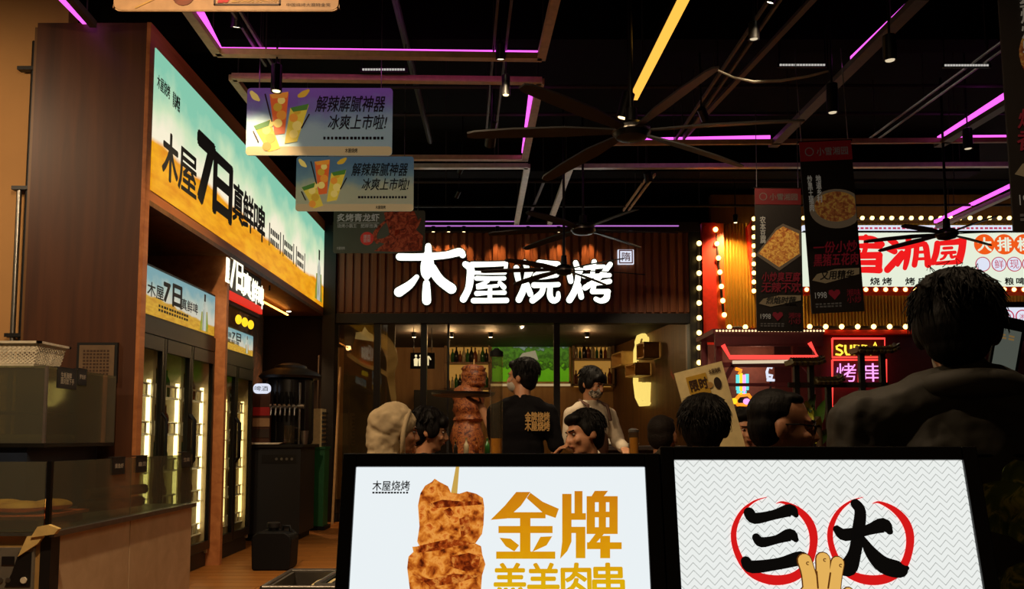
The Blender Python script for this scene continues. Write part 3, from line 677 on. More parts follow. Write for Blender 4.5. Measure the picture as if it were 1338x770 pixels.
for q in ([(.6, .8, .01), (.5, .6, .02), (.45, .4, .03), (.48, .25, .02)], [(.7, .5, .03), (.58, .3, .04), (.5, .3, .02)], [(.95, .8, .01), (.9, .6, .02), (.8, .5, .03)], [(.66, .95, .012), (.7, .7, .03), (.72, .4, .06), (.74, .2, .05)]):
    obj('claw_print', MB().stroke([(W*x, H*z, r) for x, z, r in q], -.005, -.003), 'lobster_print', t, local=True)
glow('dim_white', 'b8b0a0', .16); glow('dim_red', 'b83024', .25)
letters('headline', t, 'dim_white', '炙烤青龙虾', W*.04, H*.74, W*.5, H*.92, y=-.006, bold=.02)
letters('headline', t, 'dim_white', '烧烤小霸王', W*.045, H*.59, W*.255, H*.68, y=-.006); letters('headline', t, 'dim_white', '肥厚饱满', W*.3, H*.59, W*.48, H*.68, y=-.006)
obj('rule', B((W*.04, -.005, H*.7), (W*.5, -.003, H*.708)), 'dim_white', t, local=True)
obj('badge', MB().disc((W*.37, H*.34), H*.155, -.006, -.003), 'dim_red', t, local=True)
letters('badge_text', t, 'dim_white', '爆款\n尝鲜', W*.33, H*.25, W*.41, H*.43, y=-.008)
letters('logo', t, 'dim_white', '木屋烧烤', W*.04, H*.08, W*.13, H*.15, y=-.006)
wires(t, W, H, a.z)
# board cut by the top of the frame
Y = 4.5; a = atY(148, 13, Y); b = atY(442, 13, Y); W = b.x-a.x; H = W*.475
t = thing('advert_board', 'hanging tan board cut off by the top edge of the photo', 'sign', (a.x, Y, a.z))
flat('tan_board', 'a8825a', .6); flat('tan_edge', 'd8b080', .5)
obj('panel', MB().poly(rrect(0, 0, W, H, .04), 0, .015), 'tan_board', t, local=True)
obj('edge', MB().poly(rrect(-.004, -.004, W+.004, .05, .04), .004, .014), 'tan_edge', t, local=True)
letters('headline', t, 'ink_brown', '中国烧烤大赛特金奖', W*.77, H*.03, W*.965, H*.065, y=-.004)
mb = MB()
for q in ([(.45, .05), (.74, .05)], [(.45, .05), (.45, .3)], [(.74, .05), (.74, .3)], [(.45, .3), (.74, .3)]): mb.stroke([(W*x, H*z, .005) for x, z in q], -.004, -.001)
obj('frame_print', mb, 'ink_brown', t, local=True)
letters('numeral', t, 'print_red', '2', W*.465, H*.07, W*.488, H*.22, y=-.005, bold=.03); letters('numeral', t, 'print_red', '5', W*.492, H*.07, W*.515, H*.22, y=-.005, bold=.03)
letters('headline', t, 'print_gold', '金奖烧烤 美味传承', W*.525, H*.07, W*.735, H*.16, y=-.005, bold=.02)
printed('brown_print', [(.3, '2a0e06'), (.7, '7a3a1a')], 8)
obj('food_print', MB().disc((W*.31, H*.14), W*.05, -.004, 0, 16, H*.1), 'brown_print', t, local=True)
obj('skewer_print', MB().stroke([(W*.1, H*.02, .005), (W*.27, H*.2, .006)], -.004, -.001), 'print_gold', t, local=True)
wires(t, W, H, a.z)
# ---------------------------------------------------------------- vertical menu banners
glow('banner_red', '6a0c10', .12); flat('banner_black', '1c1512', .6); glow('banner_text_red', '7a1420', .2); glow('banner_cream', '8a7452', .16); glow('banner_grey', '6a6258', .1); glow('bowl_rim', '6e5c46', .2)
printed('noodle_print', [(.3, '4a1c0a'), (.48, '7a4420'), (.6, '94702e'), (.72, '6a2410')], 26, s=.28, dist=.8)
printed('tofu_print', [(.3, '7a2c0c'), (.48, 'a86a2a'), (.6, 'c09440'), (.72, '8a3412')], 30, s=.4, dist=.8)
def menu_banner(label, tl, tr, br, bl, Y, kind):
    A, Bq, C, D = (atY(*p, Y) for p in (bl, br, tr, tl)); W = (Bq-A).length; H = (D-A).length
    t = thing('menu_banner', label, 'banner', (A.x, Y, A.z), (0, math.atan2((D.x-A.x), (D.z-A.z)), 0))
    obj('cloth', B((0, 0, 0), (W, .012, H)), 'banner_black', t, local=True)
    obj('head_band', B((0, -.003, H*.885), (W, 0, H)), 'banner_red', t, local=True)
    obj('rod', MB().tube([(-.01, .006, H), (W+.01, .006, H)], .01, 8), 'black_metal', t, local=True)
    mb = MB().ringz((W*.18, H*.94), W*.07, W*.085, -.006, -.004, 18); obj('logo_ring', mb, 'banner_grey', t, local=True)
    letters('logo', t, 'banner_grey', '小雪湘园', W*.32, H*.915, W*.92, H*.962, y=-.006, bold=.01)
    if kind == 0:
        obj('bowl_print', MB().poly([(min(W*.99, W*(.62+.52*math.cos(k*.2))), H*(.60+.115*math.sin(k*.2))) for k in range(31)], -.003, 0), 'bowl_rim', t, local=True)
        obj('food_print', MB().poly([(min(W*.98, W*(.62+.42*math.cos(k*.2))), H*(.612+.088*math.sin(k*.2))) for k in range(31)], -.005, -.003), 'noodle_print', t, local=True)
        col = '炒黑土猪肉\n'; letters('side_text', t, 'dim_white', '炒\n黑\n土\n猪\n肉', W*.1, H*.59, W*.19, H*.80, y=-.007, bold=.02); letters('side_text', t, 'dim_white', '地\n道\n乡\n村', W*.26, H*.64, W*.36, H*.80, y=-.007, bold=.02)
        l1, l2, l3 = '一份小炒', '黑猪五花肉', '又用精华'
    elif kind == 1:
        obj('dish_print', MB().poly([(W*x, H*z) for x, z in ((.0, .53), (.5, .42), (.98, .53), (.98, .70), (.6, .75), (.45, .72))], -.003, 0), 'bowl_rim', t, local=True)
        obj('food_print', MB().poly([(W*x, H*z) for x, z in ((.06, .54), (.5, .445), (.94, .54), (.94, .68), (.6, .73), (.45, .70))], -.005, -.003), 'tofu_print', t, local=True)
        letters('side_text', t, 'dim_white', '农\n本\n豆\n腐', W*.1, H*.61, W*.22, H*.80, y=-.007, bold=.02)
        l1, l2, l3 = '小炒臭豆腐', '无辣不欢', '烈焰时蔬'
    else:
        obj('food_print', MB().poly([(W*(.7+.5*math.cos(k*.2)) if W*(.7+.5*math.cos(k*.2)) < W*.99 else W*.99, H*(.60+.13*math.sin(k*.2))) for k in range(31)], -.003, 0), 'noodle_print', t, local=True)
        letters('side_text', t, 'dim_white', '网\n红\n爆\n炸\n虾', W*.24, H*.6, W*.46, H*.86, y=-.007, bold=.02)
        l1, l2, l3 = '爆炸虾', '香辣鲜', '现炸现卖'
    letters('headline', t, 'banner_text_red', l1, W*.12, H*.345, W*.95, H*.41, y=-.006, shear=.15, bold=.02)
    letters('headline', t, 'banner_text_red', l2, W*.1, H*.27, W*.96, H*.34, y=-.006, shear=.15, bold=.02)
    obj('brush_band', MB().poly([(W*x, H*z) for x, z in ((.05, .19), (.3, .17), (.95, .215), (.96, .25), (.5, .25), (.15, .225))], -.004, -.001), 'banner_cream', t, local=True)
    letters('brush_text', t, 'ink', l3, W*.2, H*.19, W*.85, H*.24, y=-.007, shear=.2, bold=.03)
    letters('year', t, 'dim_white', '1998', W*.08, H*.085, W*.3, H*.12, y=-.006)
    hx, hz, r = W*.45, H*.105, W*.08
    obj('heart', MB().poly([(hx, hz-r*1.3), (hx+r*1.4, hz+r*.2), (hx+r*1.2, hz+r), (hx+r*.5, hz+r*1.1), (hx, hz+r*.6), (hx-r*.5, hz+r*1.1), (hx-r*1.2, hz+r), (hx-r*1.4, hz+r*.2)], -.005, -.001), 'banner_text_red', t, local=True)
    letters('stamp', t, 'banner_text_red', '湘味\n小炒', W*.68, H*.05, W*.95, H*.13, y=-.006)
    obj('fine_print', dashes(MB(), W*.08, H*.03, W*.6, H*.06, -.004, 2, 7), 'banner_grey', t, local=True, kind='stuff')
    for x in (.05*W, .95*W): obj('wire', MB().tube([(x, .006, H), (x, .006, H+.8)], .004, 6), 'steel', t, local=True)
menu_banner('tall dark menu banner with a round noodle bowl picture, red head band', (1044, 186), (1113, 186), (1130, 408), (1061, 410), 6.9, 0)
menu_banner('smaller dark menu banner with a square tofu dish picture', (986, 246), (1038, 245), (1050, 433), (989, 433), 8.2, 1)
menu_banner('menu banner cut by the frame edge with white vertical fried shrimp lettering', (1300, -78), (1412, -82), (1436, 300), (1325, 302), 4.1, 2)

# ---------------------------------------------------------------- bottles (shared by fridges and bars)
BOTTLE = {}
def bottle(label, loc, h, mat, group, cat='bottle', cap='cap_gold'):
    key = mat
    t = thing('bottle', label, cat, loc, group=group)
    if key not in BOTTLE:
        BOTTLE[key] = (obj('glass', MB().lathe([(.12, 0), (.14, .02), (.14, .55), (.12, .63), (.055, .76), (.05, .95), (.055, .955), (.055, .99)], (0, 0, 0), 8), mat, t, local=True, smooth=50, M=Matrix.Scale(h, 4)),
                       obj('cap', MB().lathe([(.06, .96), (.06, 1.0)], (0, 0, 0), 8), cap, t, local=True, M=Matrix.Scale(h, 4)))
    else:
        for s_, n in zip(BOTTLE[key], ('glass', 'cap')): like(s_, n, t, Matrix.Scale(h, 4))
    return t
# ---------------------------------------------------------------- fridges
FX = -2.89
flat('fridge_back', 'b0a080', .5); flat('fridge_cream', 'e0d4b0', .5); flat('rack_white', 'd8d4c4', .4)
def fridge(label, y0, y1, ztop, zdoor, doors, lbl, sand, bl, tubes):
    t = thing('drinks_fridge', label, 'fridge', (FX-.35, (y0+y1)/2, 0)); xb = FX-.68
    obj('back', B((xb, y0, .12), (xb+.04, y1, zdoor)), 'fridge_back', t)
    obj('side', B((xb, y0, .12), (FX, y0+.04, zdoor)), 'fridge_back', t); obj('side', B((xb, y1-.04, .12), (FX, y1, zdoor)), 'fridge_back', t)
    obj('base', B((xb, y0, .0), (FX-.02, y1, .14)), 'black_paint', t); obj('canopy', B((xb, y0, zdoor), (FX+.005, y1, ztop)), 'black_paint', t)
    obj('grille_bar', B((FX, y0, zdoor), (FX+.02, y1, zdoor+.13)), 'dark_steel', t)
    W = y1-y0-.04; H = ztop-zdoor-.17
    Mx = WM[t.name].inverted() @ (T(FX+.012, y0+.02, zdoor+.15) @ Matrix.Rotation(math.pi/2, 4, 'Z'))
    hd = obj('header_panel', B((0, 0, 0), (W, .02, H)), sky_print('print_'+lbl, W, H, .42, .25, .75, tops=('7fb0b8', 'b8ccc0', 'e0dcc8'), sand=sand, amp=.05), t, local=True, M=Mx)
    if bl == 3:
        for body, a, b, z0, z1, bo in (('木屋', .12, .3, .38, .68, .02), ('7日', .3, .52, .36, .84, .05), ('真鲜啤', .52, .74, .36, .62, .02)): letters('letter', hd, 'sign_black', body, W*a, H*z0, W*b, H*z1, bold=bo)
        obj('fine_print', dashes(MB(), W*.25, H*.12, W*.62, H*.3, -.003, 2, 12), 'sign_black', hd, local=True, kind='stuff')
        bottle_print(hd, W*.84, H*.04, H*.9)
    else:
        for body, a, b, z0, z1, bo in (('木屋', .12, .32, .55, .78, .02), ('7日', .34, .6, .5, .86, .05), ('真鲜啤', .2, .55, .28, .48, .02)): letters('letter', hd, 'sign_black', body, W*a, H*z0, W*b, H*z1, bold=bo)
        bottle_print(hd, W*.8, H*.05, H*.85)
    n = doors; dw = (y1-y0)/n
    for i in range(n):
        a = y0+i*dw; b = a+dw; f = .045
        d = obj('door', B((FX-.02, a+.006, .16), (FX+.02, a+f, zdoor-.01)), 'black_metal', t)
        obj('door_stile', B((FX-.02, b-f, .16), (FX+.02, b-.006, zdoor-.01)), 'black_metal', d)
        obj('door_rail', B((FX-.02, a+f, zdoor-.12), (FX+.025, b-f, zdoor-.01)), 'dark_steel', d); obj('door_rail', B((FX-.02, a+f, .16), (FX+.02, b-f, .24)), 'black_metal', d)
        obj('pane', B((FX-.004, a+f, .24), (FX+.004, b-f, zdoor-.12)), 'fridge_glass', d)
        hy = a+.02 if i == n-1 else b-.02
        if i < n-1: obj('partition', B((xb+.05, b-.03, .2), (FX-.06, b+.03, zdoor-.05)), 'fridge_cream', t)
        obj('handle', MB().tube([(FX+.02, hy, .95), (FX+.06, hy, 1.0), (FX+.06, hy, 1.35), (FX+.02, hy, 1.4)], .012, 8), 'black_rubber', d, smooth=50)
        obj('light_tube', MB().tube([(FX-.07, b-.075, .35), (FX-.07, b-.075, zdoor-.35)], .018, 8), tubes, t, smooth=60)
        for k in range(5):
            zs = .3+k*(zdoor-.6)/4.6
            mb = MB()
            for q in range(7): mb.tube([(xb+.06+q*.09, a+.03, zs), (xb+.06+q*.09, b-.03, zs)], .006, 4)
            for yy in (a+.03, b-.03): mb.tube([(xb+.05, yy, zs), (FX-.06, yy, zs)], .005, 4)
            mb.tube([(FX-.06, a+.03, zs), (FX-.06, b-.03, zs)], .011, 4); mb.tube([(FX-.06, a+.03, zs+.1), (FX-.06, b-.03, zs+.1)], .009, 4)
            for q in range(6): yy = a+.03+(b-a-.06)*q/5; mb.tube([(FX-.06, yy, zs), (FX-.06, yy, zs+.1)], .008, 4)
            obj('wire_shelf', mb, 'rack_white', t)
    return t
fridge('wide three-door glass drinks fridge nearer the camera with sky and field header', 6.3, 8.04, 2.57, 2.02, 3, 'near', ('c88a1c', 'e6b434'), 3, 'fridge_tube')
fridge('two-door glass drinks fridge beyond the wooden divider', 8.14, 9.24, 2.33, 1.94, 2, 'far', ('c8902a', 'e8b83a'), 2, 'fridge_tube_dim')
glow('strip_warm', 'ffa040', 9.0)
shn = ['bottom', 'second', 'third', 'fourth', 'top']
def stock(y0, y1, zdoor, doors, name):
    dw = (y1-y0)/doors
    for i in range(doors):
        for k in range(5):
            zs = .305+k*(zdoor-.6)/4.6
            mat = ['bottle_amber', 'bottle_green', 'bottle_clear', 'bottle_amber', 'bottle_green'][(k+i*2) % 5]
            for q in range(4):
                y = y0+i*dw+.1+q*(dw-.3)/3
                bottle('%s bottle, %s in row, %s shelf, %s door of the %s' % (mat.split('_')[1], ['first', 'second', 'third', 'fourth'][q], shn[k], ['first', 'second', 'third'][i], name), (FX-.12, y, zs), .25, mat, 'bottles in the %s' % name)
stock(6.3, 8.04, 2.02, 3, 'wide fridge'); stock(8.14, 9.24, 1.94, 2, 'narrow fridge')
# glowing letter sign hanging above the far fridge
X = FX+.05
t = thing('letter_sign', 'white glowing letter sign on a red strip above the two-door fridge', 'sign', (X, 8.16, 2.5), (0, 0, math.pi/2))
def yy(px): return FOC*(-X)/(PPX-px)-8.16
for body, a, b, z0, z1 in (('屋', 281, 287, .2, .43), ('7', 287, 296, .18, .52), ('日', 296, 305, .18, .48), ('真', 305, 317, .16, .4), ('鲜', 317, 326, .14, .38), ('啤', 326, 334, .12, .36)):
    letters('letter', t, 'bright_letter', body, yy(a)+.02, z0, yy(b), z1, bold=.05, y=-.06)
obj('strip', B((0, -.05, .06), (yy(334), .0, .14)), 'strip_red', t, local=True)
obj('backing', B((0, -.02, .02), (yy(335), .03, .5)), 'dark_brown', t, local=True)
for x in (.4, 1.5): obj('bracket', MB().tube([(x, 0, .4), (x, 0, .47)], .012, 6), 'black_metal', t, local=True)
for x in (.35, .55, .75): obj('bulb', MB().ell((x, -.03, -.1), (.05, .03, .05)), 'neon_gold', t, local=True, smooth=60)
# recessed spot in the soffit beyond the fridges
for i, (px, py) in enumerate(((377, 406),)):
    p = atZ(px, py, 2.955); t = thing('recessed_light', 'tiny round recessed downlight in the soffit above the beer taps', 'lamp', p)
    obj('trim_ring', MB().lathe([(.05, -.012), (.05, .0)], p, 14), 'steel', t); obj('lens', MB().lathe([(.035, -.016), (.035, -.004)], p, 14), 'lamp_white', t)
    ld = bpy.data.lights.new('downlight', 'SPOT'); ld.energy = 150; ld.color = (1, .62, .3); ld.spot_size = math.radians(100); ld.spot_blend = .7; ld.shadow_soft_size = .05
    place(bpy.data.objects.new('downlight', ld), 'l', t, T(0, 0, -.03))
t = thing('fill_strip_lamp', 'added slim warm fill tube running under the soffit past the letter sign', 'lamp', (-3.1, 10, 2.9))  # tube added to brighten the soffit
obj('tube', MB().tube([(-3.15, 8.3, 2.9), (-3.15, 11.6, 2.9)], .012, 8), 'strip_warm', t, smooth=60)
for y in (8.4, 10, 11.5): obj('clip', B((-3.16, y, 2.9), (-3.14, y+.02, 2.96)), 'steel', t)
p = (CX-.35, 8.6, 2.95); t = thing('recessed_light', 'round recessed downlight in the soffit right above the letter sign', 'lamp', p)
obj('trim_ring', MB().lathe([(.05, -.012), (.05, .0)], p, 14), 'steel', t); obj('lens', MB().lathe([(.035, -.016), (.035, -.004)], p, 14), 'lamp_white', t)
ld = bpy.data.lights.new('downlight', 'POINT'); ld.energy = 6; ld.color = (1, .55, .2); ld.shadow_soft_size = .05; place(bpy.data.objects.new('downlight', ld), 'l', t, T(0, 0, -.05))
# ---------------------------------------------------------------- glass display counter at the left
KX, KY0, KY1 = -2.2, 4.03, 5.8
flat('grey_deck', '5a5850', .4, .5); flat('machine_beige', 'a8844c', .5); flat('machine_face', '6a6458', .4); flat('red_tray', 'a03818', .4); flat('tape', 'd8b870', .6)
ct = thing('display_counter', 'L-shaped glass topped display counter with wooden front panels', 'counter', (-2.6, 4.9, 0))
ym = atX(170, 690, KX).y
obj('panel', B((KX-.03, KY0+.1, .06), (KX, ym-.006, .735)), 'laminate', ct); obj('panel', B((KX-.03, ym+.006, .06), (KX, KY1, .735)), 'laminate', ct)
obj('carcass', B((-2.86, KY0+.1, 0), (KX-.03, KY1, .735)), 'brown_dark_panel', ct)
obj('corner_post', B((KX-.05, KY0+.02, 0), (KX-.0, KY0+.1, .735)), 'black_paint', ct)
obj('deck', B((-2.87, KY0, .735), (KX+.01, KY1, .75)), 'grey_deck', ct); obj('deck', B((-3.4, KY0, .735), (-2.87, 4.9, .75)), 'grey_deck', ct)
obj('edge_trim', B((KX, KY0, .73), (KX+.025, KY1+.02, .755)), 'steel', ct)
for a, b in ((KY0+.02, ym), (ym, KY1)):
    obj('glass_pane', B((KX-.012, a+.004, .755), (KX-.004, b-.004, 1.085)), 'tank_glass', ct)
obj('glass_pane', B((-3.4, KY0, .755), (KX-.03, KY0+.008, 1.085)), 'tank_glass', ct)
obj('glass_post', B((KX-.022, KY0, .755), (KX-.002, KY0+.02, 1.088)), 'black_metal', ct)
obj('front_panel', B((-3.4, KY0+.02, 0), (KX-.05, KY0+.1, .735)), 'machine_beige', ct)
cp = obj('control_panel', B((-2.75, KY0+.005, .48), (-2.27, KY0+.02, .68)), 'machine_face', ct)
obj('display_window', B((-2.42, KY0+.002, .6), (-2.36, KY0+.006, .64)), 'black_paint', cp); obj('display_window', B((-2.5, KY0+.002, .6), (-2.44, KY0+.006, .64)), 'black_paint', cp)
obj('dark_corner', MB().poly([(-2.28, .5), (-2.28, .66), (-2.34, .66), (-2.37, .56), (-2.4, .5)], KY0+.002, KY0+.005), 'black_paint', cp)
for i in range(4): obj('key', MB().disc((-2.49+i*.035, .53), .012, KY0+.001, KY0+.005, 12), 'steel', cp)
obj('knob', MB().disc((-2.31, .53), .015, KY0-.004, KY0+.005, 12), 'white_plastic', cp)
obj('tape', MB().poly([(KX-.08, .73), (KX+.03, .745), (KX+.05, .77), (KX, .79), (KX-.05, .78)], KY0-.012, KY0+.015), 'tape', ct); obj('tape', MB().poly([(KX-.14, .64), (KX-.05, .7), (KX-.02, .74), (KX-.1, .735)], KY0-.006, KY0+.012), 'tape', ct)
# bread on a red tray
t = thing('food_tray', 'shallow red tray of flat breads behind the front glass', 'tray', (-2.5, 4.3, .75))
obj('tray', B((-2.75, 4.15, .751), (-2.33, 4.6, .80)), 'red_tray', t, bevel=.01); obj('rim', B((-2.77, 4.13, .80), (-2.31, 4.62, .815)), 'salmon', t)
for i, (x, y, z, sx, sy) in enumerate(((-2.5, 4.3, .85, .17, .1), (-2.42, 4.45, .85, .12, .1), (-2.65, 4.42, .85, .12, .1))):
    m_ = obj('flat_bread', MB().ell((x, y, z), (sx*.8, sy, .032), 14, 8), 'dough', smooth=60, label=['golden flat bread lying frontmost on the red tray', 'golden flat bread lying behind at the tray end by the glass post', 'golden flat bread lying behind at the frame edge'][i], category='bread', group='breads on the tray')
for i, (z, y) in enumerate(((.79, 4.62), (.86, 4.66))):
    obj('rolled_mat', MB().tube([(-2.35, y, z+.03), (-1.95-.3, y+.5, z+.03)], .03, 10), 'dark_brown', smooth=50, label='dark rolled mat lying beside the bread tray, %s of two' % ('lower' if i == 0 else 'upper'), category='mat')
def hang_tag(label, plane, p0, p1, body, K):
    if plane == 'X':
        a, b = atX(p0[0], p1[1], K), atX(p1[0], p1[1], K); top = atX(p0[0], p0[1], K).z; W = b.y-a.y; H = top-a.z
        t = thing('price_tag', label, 'sign', (K+.004, a.y, a.z), (0, 0, math.pi/2))
    else:
        a, b = atY(p0[0], p1[1], K), atY(p1[0], p1[1], K); top = atY(p0[0], p0[1], K).z; W = b.x-a.x; H = top-a.z
        t = thing('price_tag', label, 'sign', (a.x, K-.012, a.z))
    obj('card', B((0, 0, 0), (W, .004, H)), 'label_black', t, local=True); obj('hook', B((0, -.002, H), (W, .03, H+.006)), 'label_black', t, local=True)
    n = body.count('\n')
    letters('lettering', t, 'print_white', body, W*.15, H*(.22 if n else .38), W*.85, H*(.8 if n else .66), y=-.002, bold=.01)
hang_tag('black price card hooked on the counter glass, nearest the corner post', 'X', (146, 599), (162, 621), '黄鱼虾', KX)
hang_tag('black price card hooked mid-way on the counter glass', 'X', (177, 597), (191, 618), '扇贝', KX)
hang_tag('black price card hooked at the far end of the counter glass', 'X', (237, 592), (248, 611), '生蚝', KX)
# upper glass tank
TX, TY0, TY1 = -2.9, 5.21, 6.12
tk = thing('glass_tank', 'dark glass display tank standing behind the counter, basket on top', 'tank', (-3.6, 5.6, 0))
obj('stand', B((-4.4, TY0+.03, 0), (TX-.12, TY1, 1.14)), 'navy_panel', tk); obj('shelf', B((-4.45, TY0, 1.14), (TX, TY1, 1.165)), 'dark_steel', tk)
obj('glass_pane', B((TX-.008, TY0+.01, 1.165), (TX, TY1, 1.63)), 'tank_glass', tk); obj('glass_pane', B((-4.45, TY0, 1.165), (TX-.01, TY0+.008, 1.63)), 'tank_glass', tk)
obj('glass_pane', B((-4.45, TY1-.008, 1.165), (TX-.01, TY1, 1.63)), 'tank_glass', tk); obj('lid', B((-4.45, TY0, 1.63), (TX, TY1, 1.645)), 'tank_glass', tk)
obj('edge_strip', B((TX-.012, TY0-.004, 1.165), (TX+.004, TY0+.012, 1.64)), 'grey_bar', tk); obj('inner_shelf', B((-4.4, TY0+.15, 1.36), (TX-.25, TY1-.1, 1.37)), 'grey_bar', tk)
obj('deck_item', B((-4.3, TY0+.2, 1.166), (TX-.2, TY1-.15, 1.22)), 'board_back', tk, bevel=.02)
hang_tag('larger black notice hooked on the tank glass below the basket', 'X', (74, 480), (99, 507), '生蚝海鲜\n面对敌下手', TX)
hang_tag('small black card hooked beside the larger notice on the tank', 'X', (101, 482), (112, 503), '罗氏虾', TX)
# white perforated basket
a = atY(-30, 470, 5.45); bx = thing('basket', 'white perforated plastic basket on top of the glass tank', 'basket', (-3.35, 5.5, 1.647))
def basket(cx, cy, z0, L, Wd, H):
    # walls made of strips around diamond-like openings
    mb = MB()
    for (ax, ay), (cx2, cy2) in (((-L, -Wd), (L, -Wd)), ((L, -Wd), (L, Wd)), ((L, Wd), (-L, Wd)), ((-L, Wd), (-L, -Wd))):
        P0 = Vector((cx+ax, cy+ay, 0)); P1 = Vector((cx+cx2, cy+cy2, 0)); ln = (P1-P0).length; n = max(4, int(ln/.03))
        def pt(u, h): q = P0.lerp(P1, u); k = .88+.12*h; return (cx+(q.x-cx)*k, cy+(q.y-cy)*k, z0+H*h)
        for i in range(n):
            for j in range(5):
                u0, u1 = i/n, (i+1)/n; h0, h1 = .15+j*.14, .15+(j+1)*.14
                mb.bar(pt(u0, h0), pt(u1, h1), .006, .006); mb.bar(pt(u1, h0), pt(u0, h1), .006, .006)
        for h0, h1 in ((0, .16), (.84, 1.0)):
            mb.add([pt(0, h0), pt(1, h0), pt(1, h1), pt(0, h1)], [(0, 1, 2, 3)])
    return mb
obj('lattice_wall', basket(-3.38, 5.52, 1.648, .34, .17, .16), 'white_plastic', bx, kind='stuff')
obj('bottom', B((-3.38-.295, 5.52-.145, 1.647), (-3.38+.295, 5.52+.145, 1.655)), 'white_plastic', bx)
mb = MB()
for lo, hi in (((-.36, -.19), (.36, -.165)), ((-.36, .165), (.36, .19)), ((-.36, -.19), (-.335, .19)), ((.335, -.19), (.36, .19))): mb.box((-3.38+lo[0], 5.52+lo[1], 1.8), (-3.38+hi[0], 5.52+hi[1], 1.815))
obj('rim', mb, 'white_plastic', bx)
# framed notice on the cabinet side
a, b = atY(100, 500, 6.19), atY(155, 448, 6.19)
t = thing('framed_notice', 'dark framed notice on the walnut cabinet side above the tank', 'picture', (a.x, 6.19, a.z))
flat('notice_paper', '6a5238', .7)
obj('frame', B((a.x, 6.175, a.z), (b.x, 6.2, b.z)), 'black_paint', t); obj('sheet', B((a.x+.02, 6.172, a.z+.02), (b.x-.02, 6.176, b.z-.02)), 'notice_paper', t)
obj('fine_print', dashes(MB(), a.x+.05, a.z+.05, b.x-.05, b.z-.05, 6.17, 8, 8), 'ink_brown', t, kind='stuff')
# conduit on the tan wall
t = thing('wall_conduit', 'vertical pale conduit running up the tan wall beside the cabinet', 'pipe', (-3.9, 6.7, 0))
p = atY(36, 300, 6.7); obj('tube', MB().tube([(p.x, 6.7, .3), (p.x, 6.7, 4.45)], .03, 10), 'black_paint', t, smooth=50)
p = atY(30, 300, 6.68); obj('pale_tube', MB().tube([(p.x-.05, 6.69, .3), (p.x-.05, 6.69, 3.2)], .02, 10), 'steel', t, smooth=50); obj('pale_tube', MB().tube([(p.x+.08, 6.66, .3), (p.x+.08, 6.66, 4.45)], .014, 10), 'tan_board', t, smooth=50)
for z in (2.0, 3.2, 4.2): obj('clip', B((p.x-.1, 6.66, z), (p.x+.12, 6.72, z+.03)), 'black_paint', t)
# ---------------------------------------------------------------- beer tap counter beyond the fridges
bc = thing('bar_counter', 'dark beer tap counter standing beyond the two-door fridge', 'counter', (-2.85, 10.3, 0))
obj('body', B((-3.4, 9.9, .08), (-2.5, 10.6, 1.08)), 'black_paint', bc); obj('plinth', B((-3.36, 9.95, 0), (-2.54, 10.56, .08)), 'black_rubber', bc); obj('worktop', B((-3.44, 9.86, 1.08), (-2.46, 10.66, 1.12)), 'dark_steel', bc, bevel=.006)
obj('control_strip', B((-2.95, 9.892, .9), (-2.55, 9.9, 1.0)), 'dark_steel', bc)
for i in range(4): obj('switch', MB().disc((-2.78+i*.06, .95), .016, 9.886, 9.893, 10), 'steel', bc)
tw = thing('tap_tower', 'steel beer tap tower with a row of black tap handles', 'beer tap', (-2.95, 10.0, 1.12))
obj('tower', B((-3.12, 10.0, 1.12), (-2.9, 10.06, 1.74)), 'walnut_side', tw); obj('lit_badge', MB().poly(rrect(-3.1, 1.72, -2.9, 1.84, .05), 9.98, 10.02), 'sign_blue_white', tw); letters('badge_text', tw, 'sign_black', '啤酒', -.13, .63, .03, .69, y=-.03)
for i in range(6):
    x = -2.86+i*.055
    obj('tap_handle', MB().tube([(x, 9.96, 1.58), (x, 9.94, 1.74)], [.012, .018], 8), 'black_rubber', tw, smooth=50); obj('spout', MB().tube([(x, 9.98, 1.56), (x, 9.9, 1.54), (x, 9.89, 1.46)], .012, 8), 'steel', tw, smooth=50)
obj('manifold', MB().tube([(-2.9, 10.0, 1.57), (-2.5, 10.0, 1.57)], .03, 10), 'steel', tw, smooth=50); obj('post', MB().tube([(-2.55, 10.0, 1.12), (-2.55, 10.0, 1.85)], .014, 8), 'steel', tw, smooth=50)
for i in range(3): obj('price_plate', B((-3.1, 9.99, 1.2+i*.13), (-2.9, 10.0, 1.3+i*.13)), ['brown_dark_panel', 'tan_board', 'print_red'][i], tw)
t = thing('beer_jug', 'clear glass beer jug with handle below the taps', 'jug', (-2.66, 9.98, 1.121))
obj('jar', MB().lathe([(.06, 0), (.065, .01), (.065, .22), (.06, .22), (.06, .012)], (-2.66, 9.98, 1.121), 14), 'tube_plastic', t, smooth=40); obj('handle', MB().tube([(-2.6, 9.98, 1.16), (-2.54, 9.98, 1.18), (-2.54, 9.98, 1.3), (-2.6, 9.98, 1.32)], .01, 8), 'tube_plastic', t, smooth=50)
obj('metal_cup', MB().lathe([(.035, 0), (.05, .16), (.046, .16), (.032, .008)], (-2.42-.06, 9.98, 1.121), 14), 'steel', smooth=40, label='plain steel tumbler on the bar counter next to the jug', category='cup')
obj('drip_cloth', MB().poly([(-3.2, 0), (-2.75, -.0), (-2.7, .02), (-3.2, .02)], 9.84, 9.95), 'white_plastic', M=T(0, 0, 1.121), label='folded pale cloth lying at the bar counter edge', category='cloth')
kg = thing('beer_tank', 'big black cylinder tank with a domed lid on the bar counter', 'tank', (-2.75, 10.55, 1.12))
p = (-2.76, 10.36, 1.12)
obj('barrel', MB().lathe([(.26, 0), (.28, .02), (.28, .78), (.26, .8)], p, 24), 'black_metal', kg, smooth=40); obj('lid', MB().lathe([(.36, .8), (.38, .83), (.33, .88), (.2, .93), (.19, .96), (.1, .99), (.02, 1.0)], p, 24), 'black_paint', kg, smooth=30)
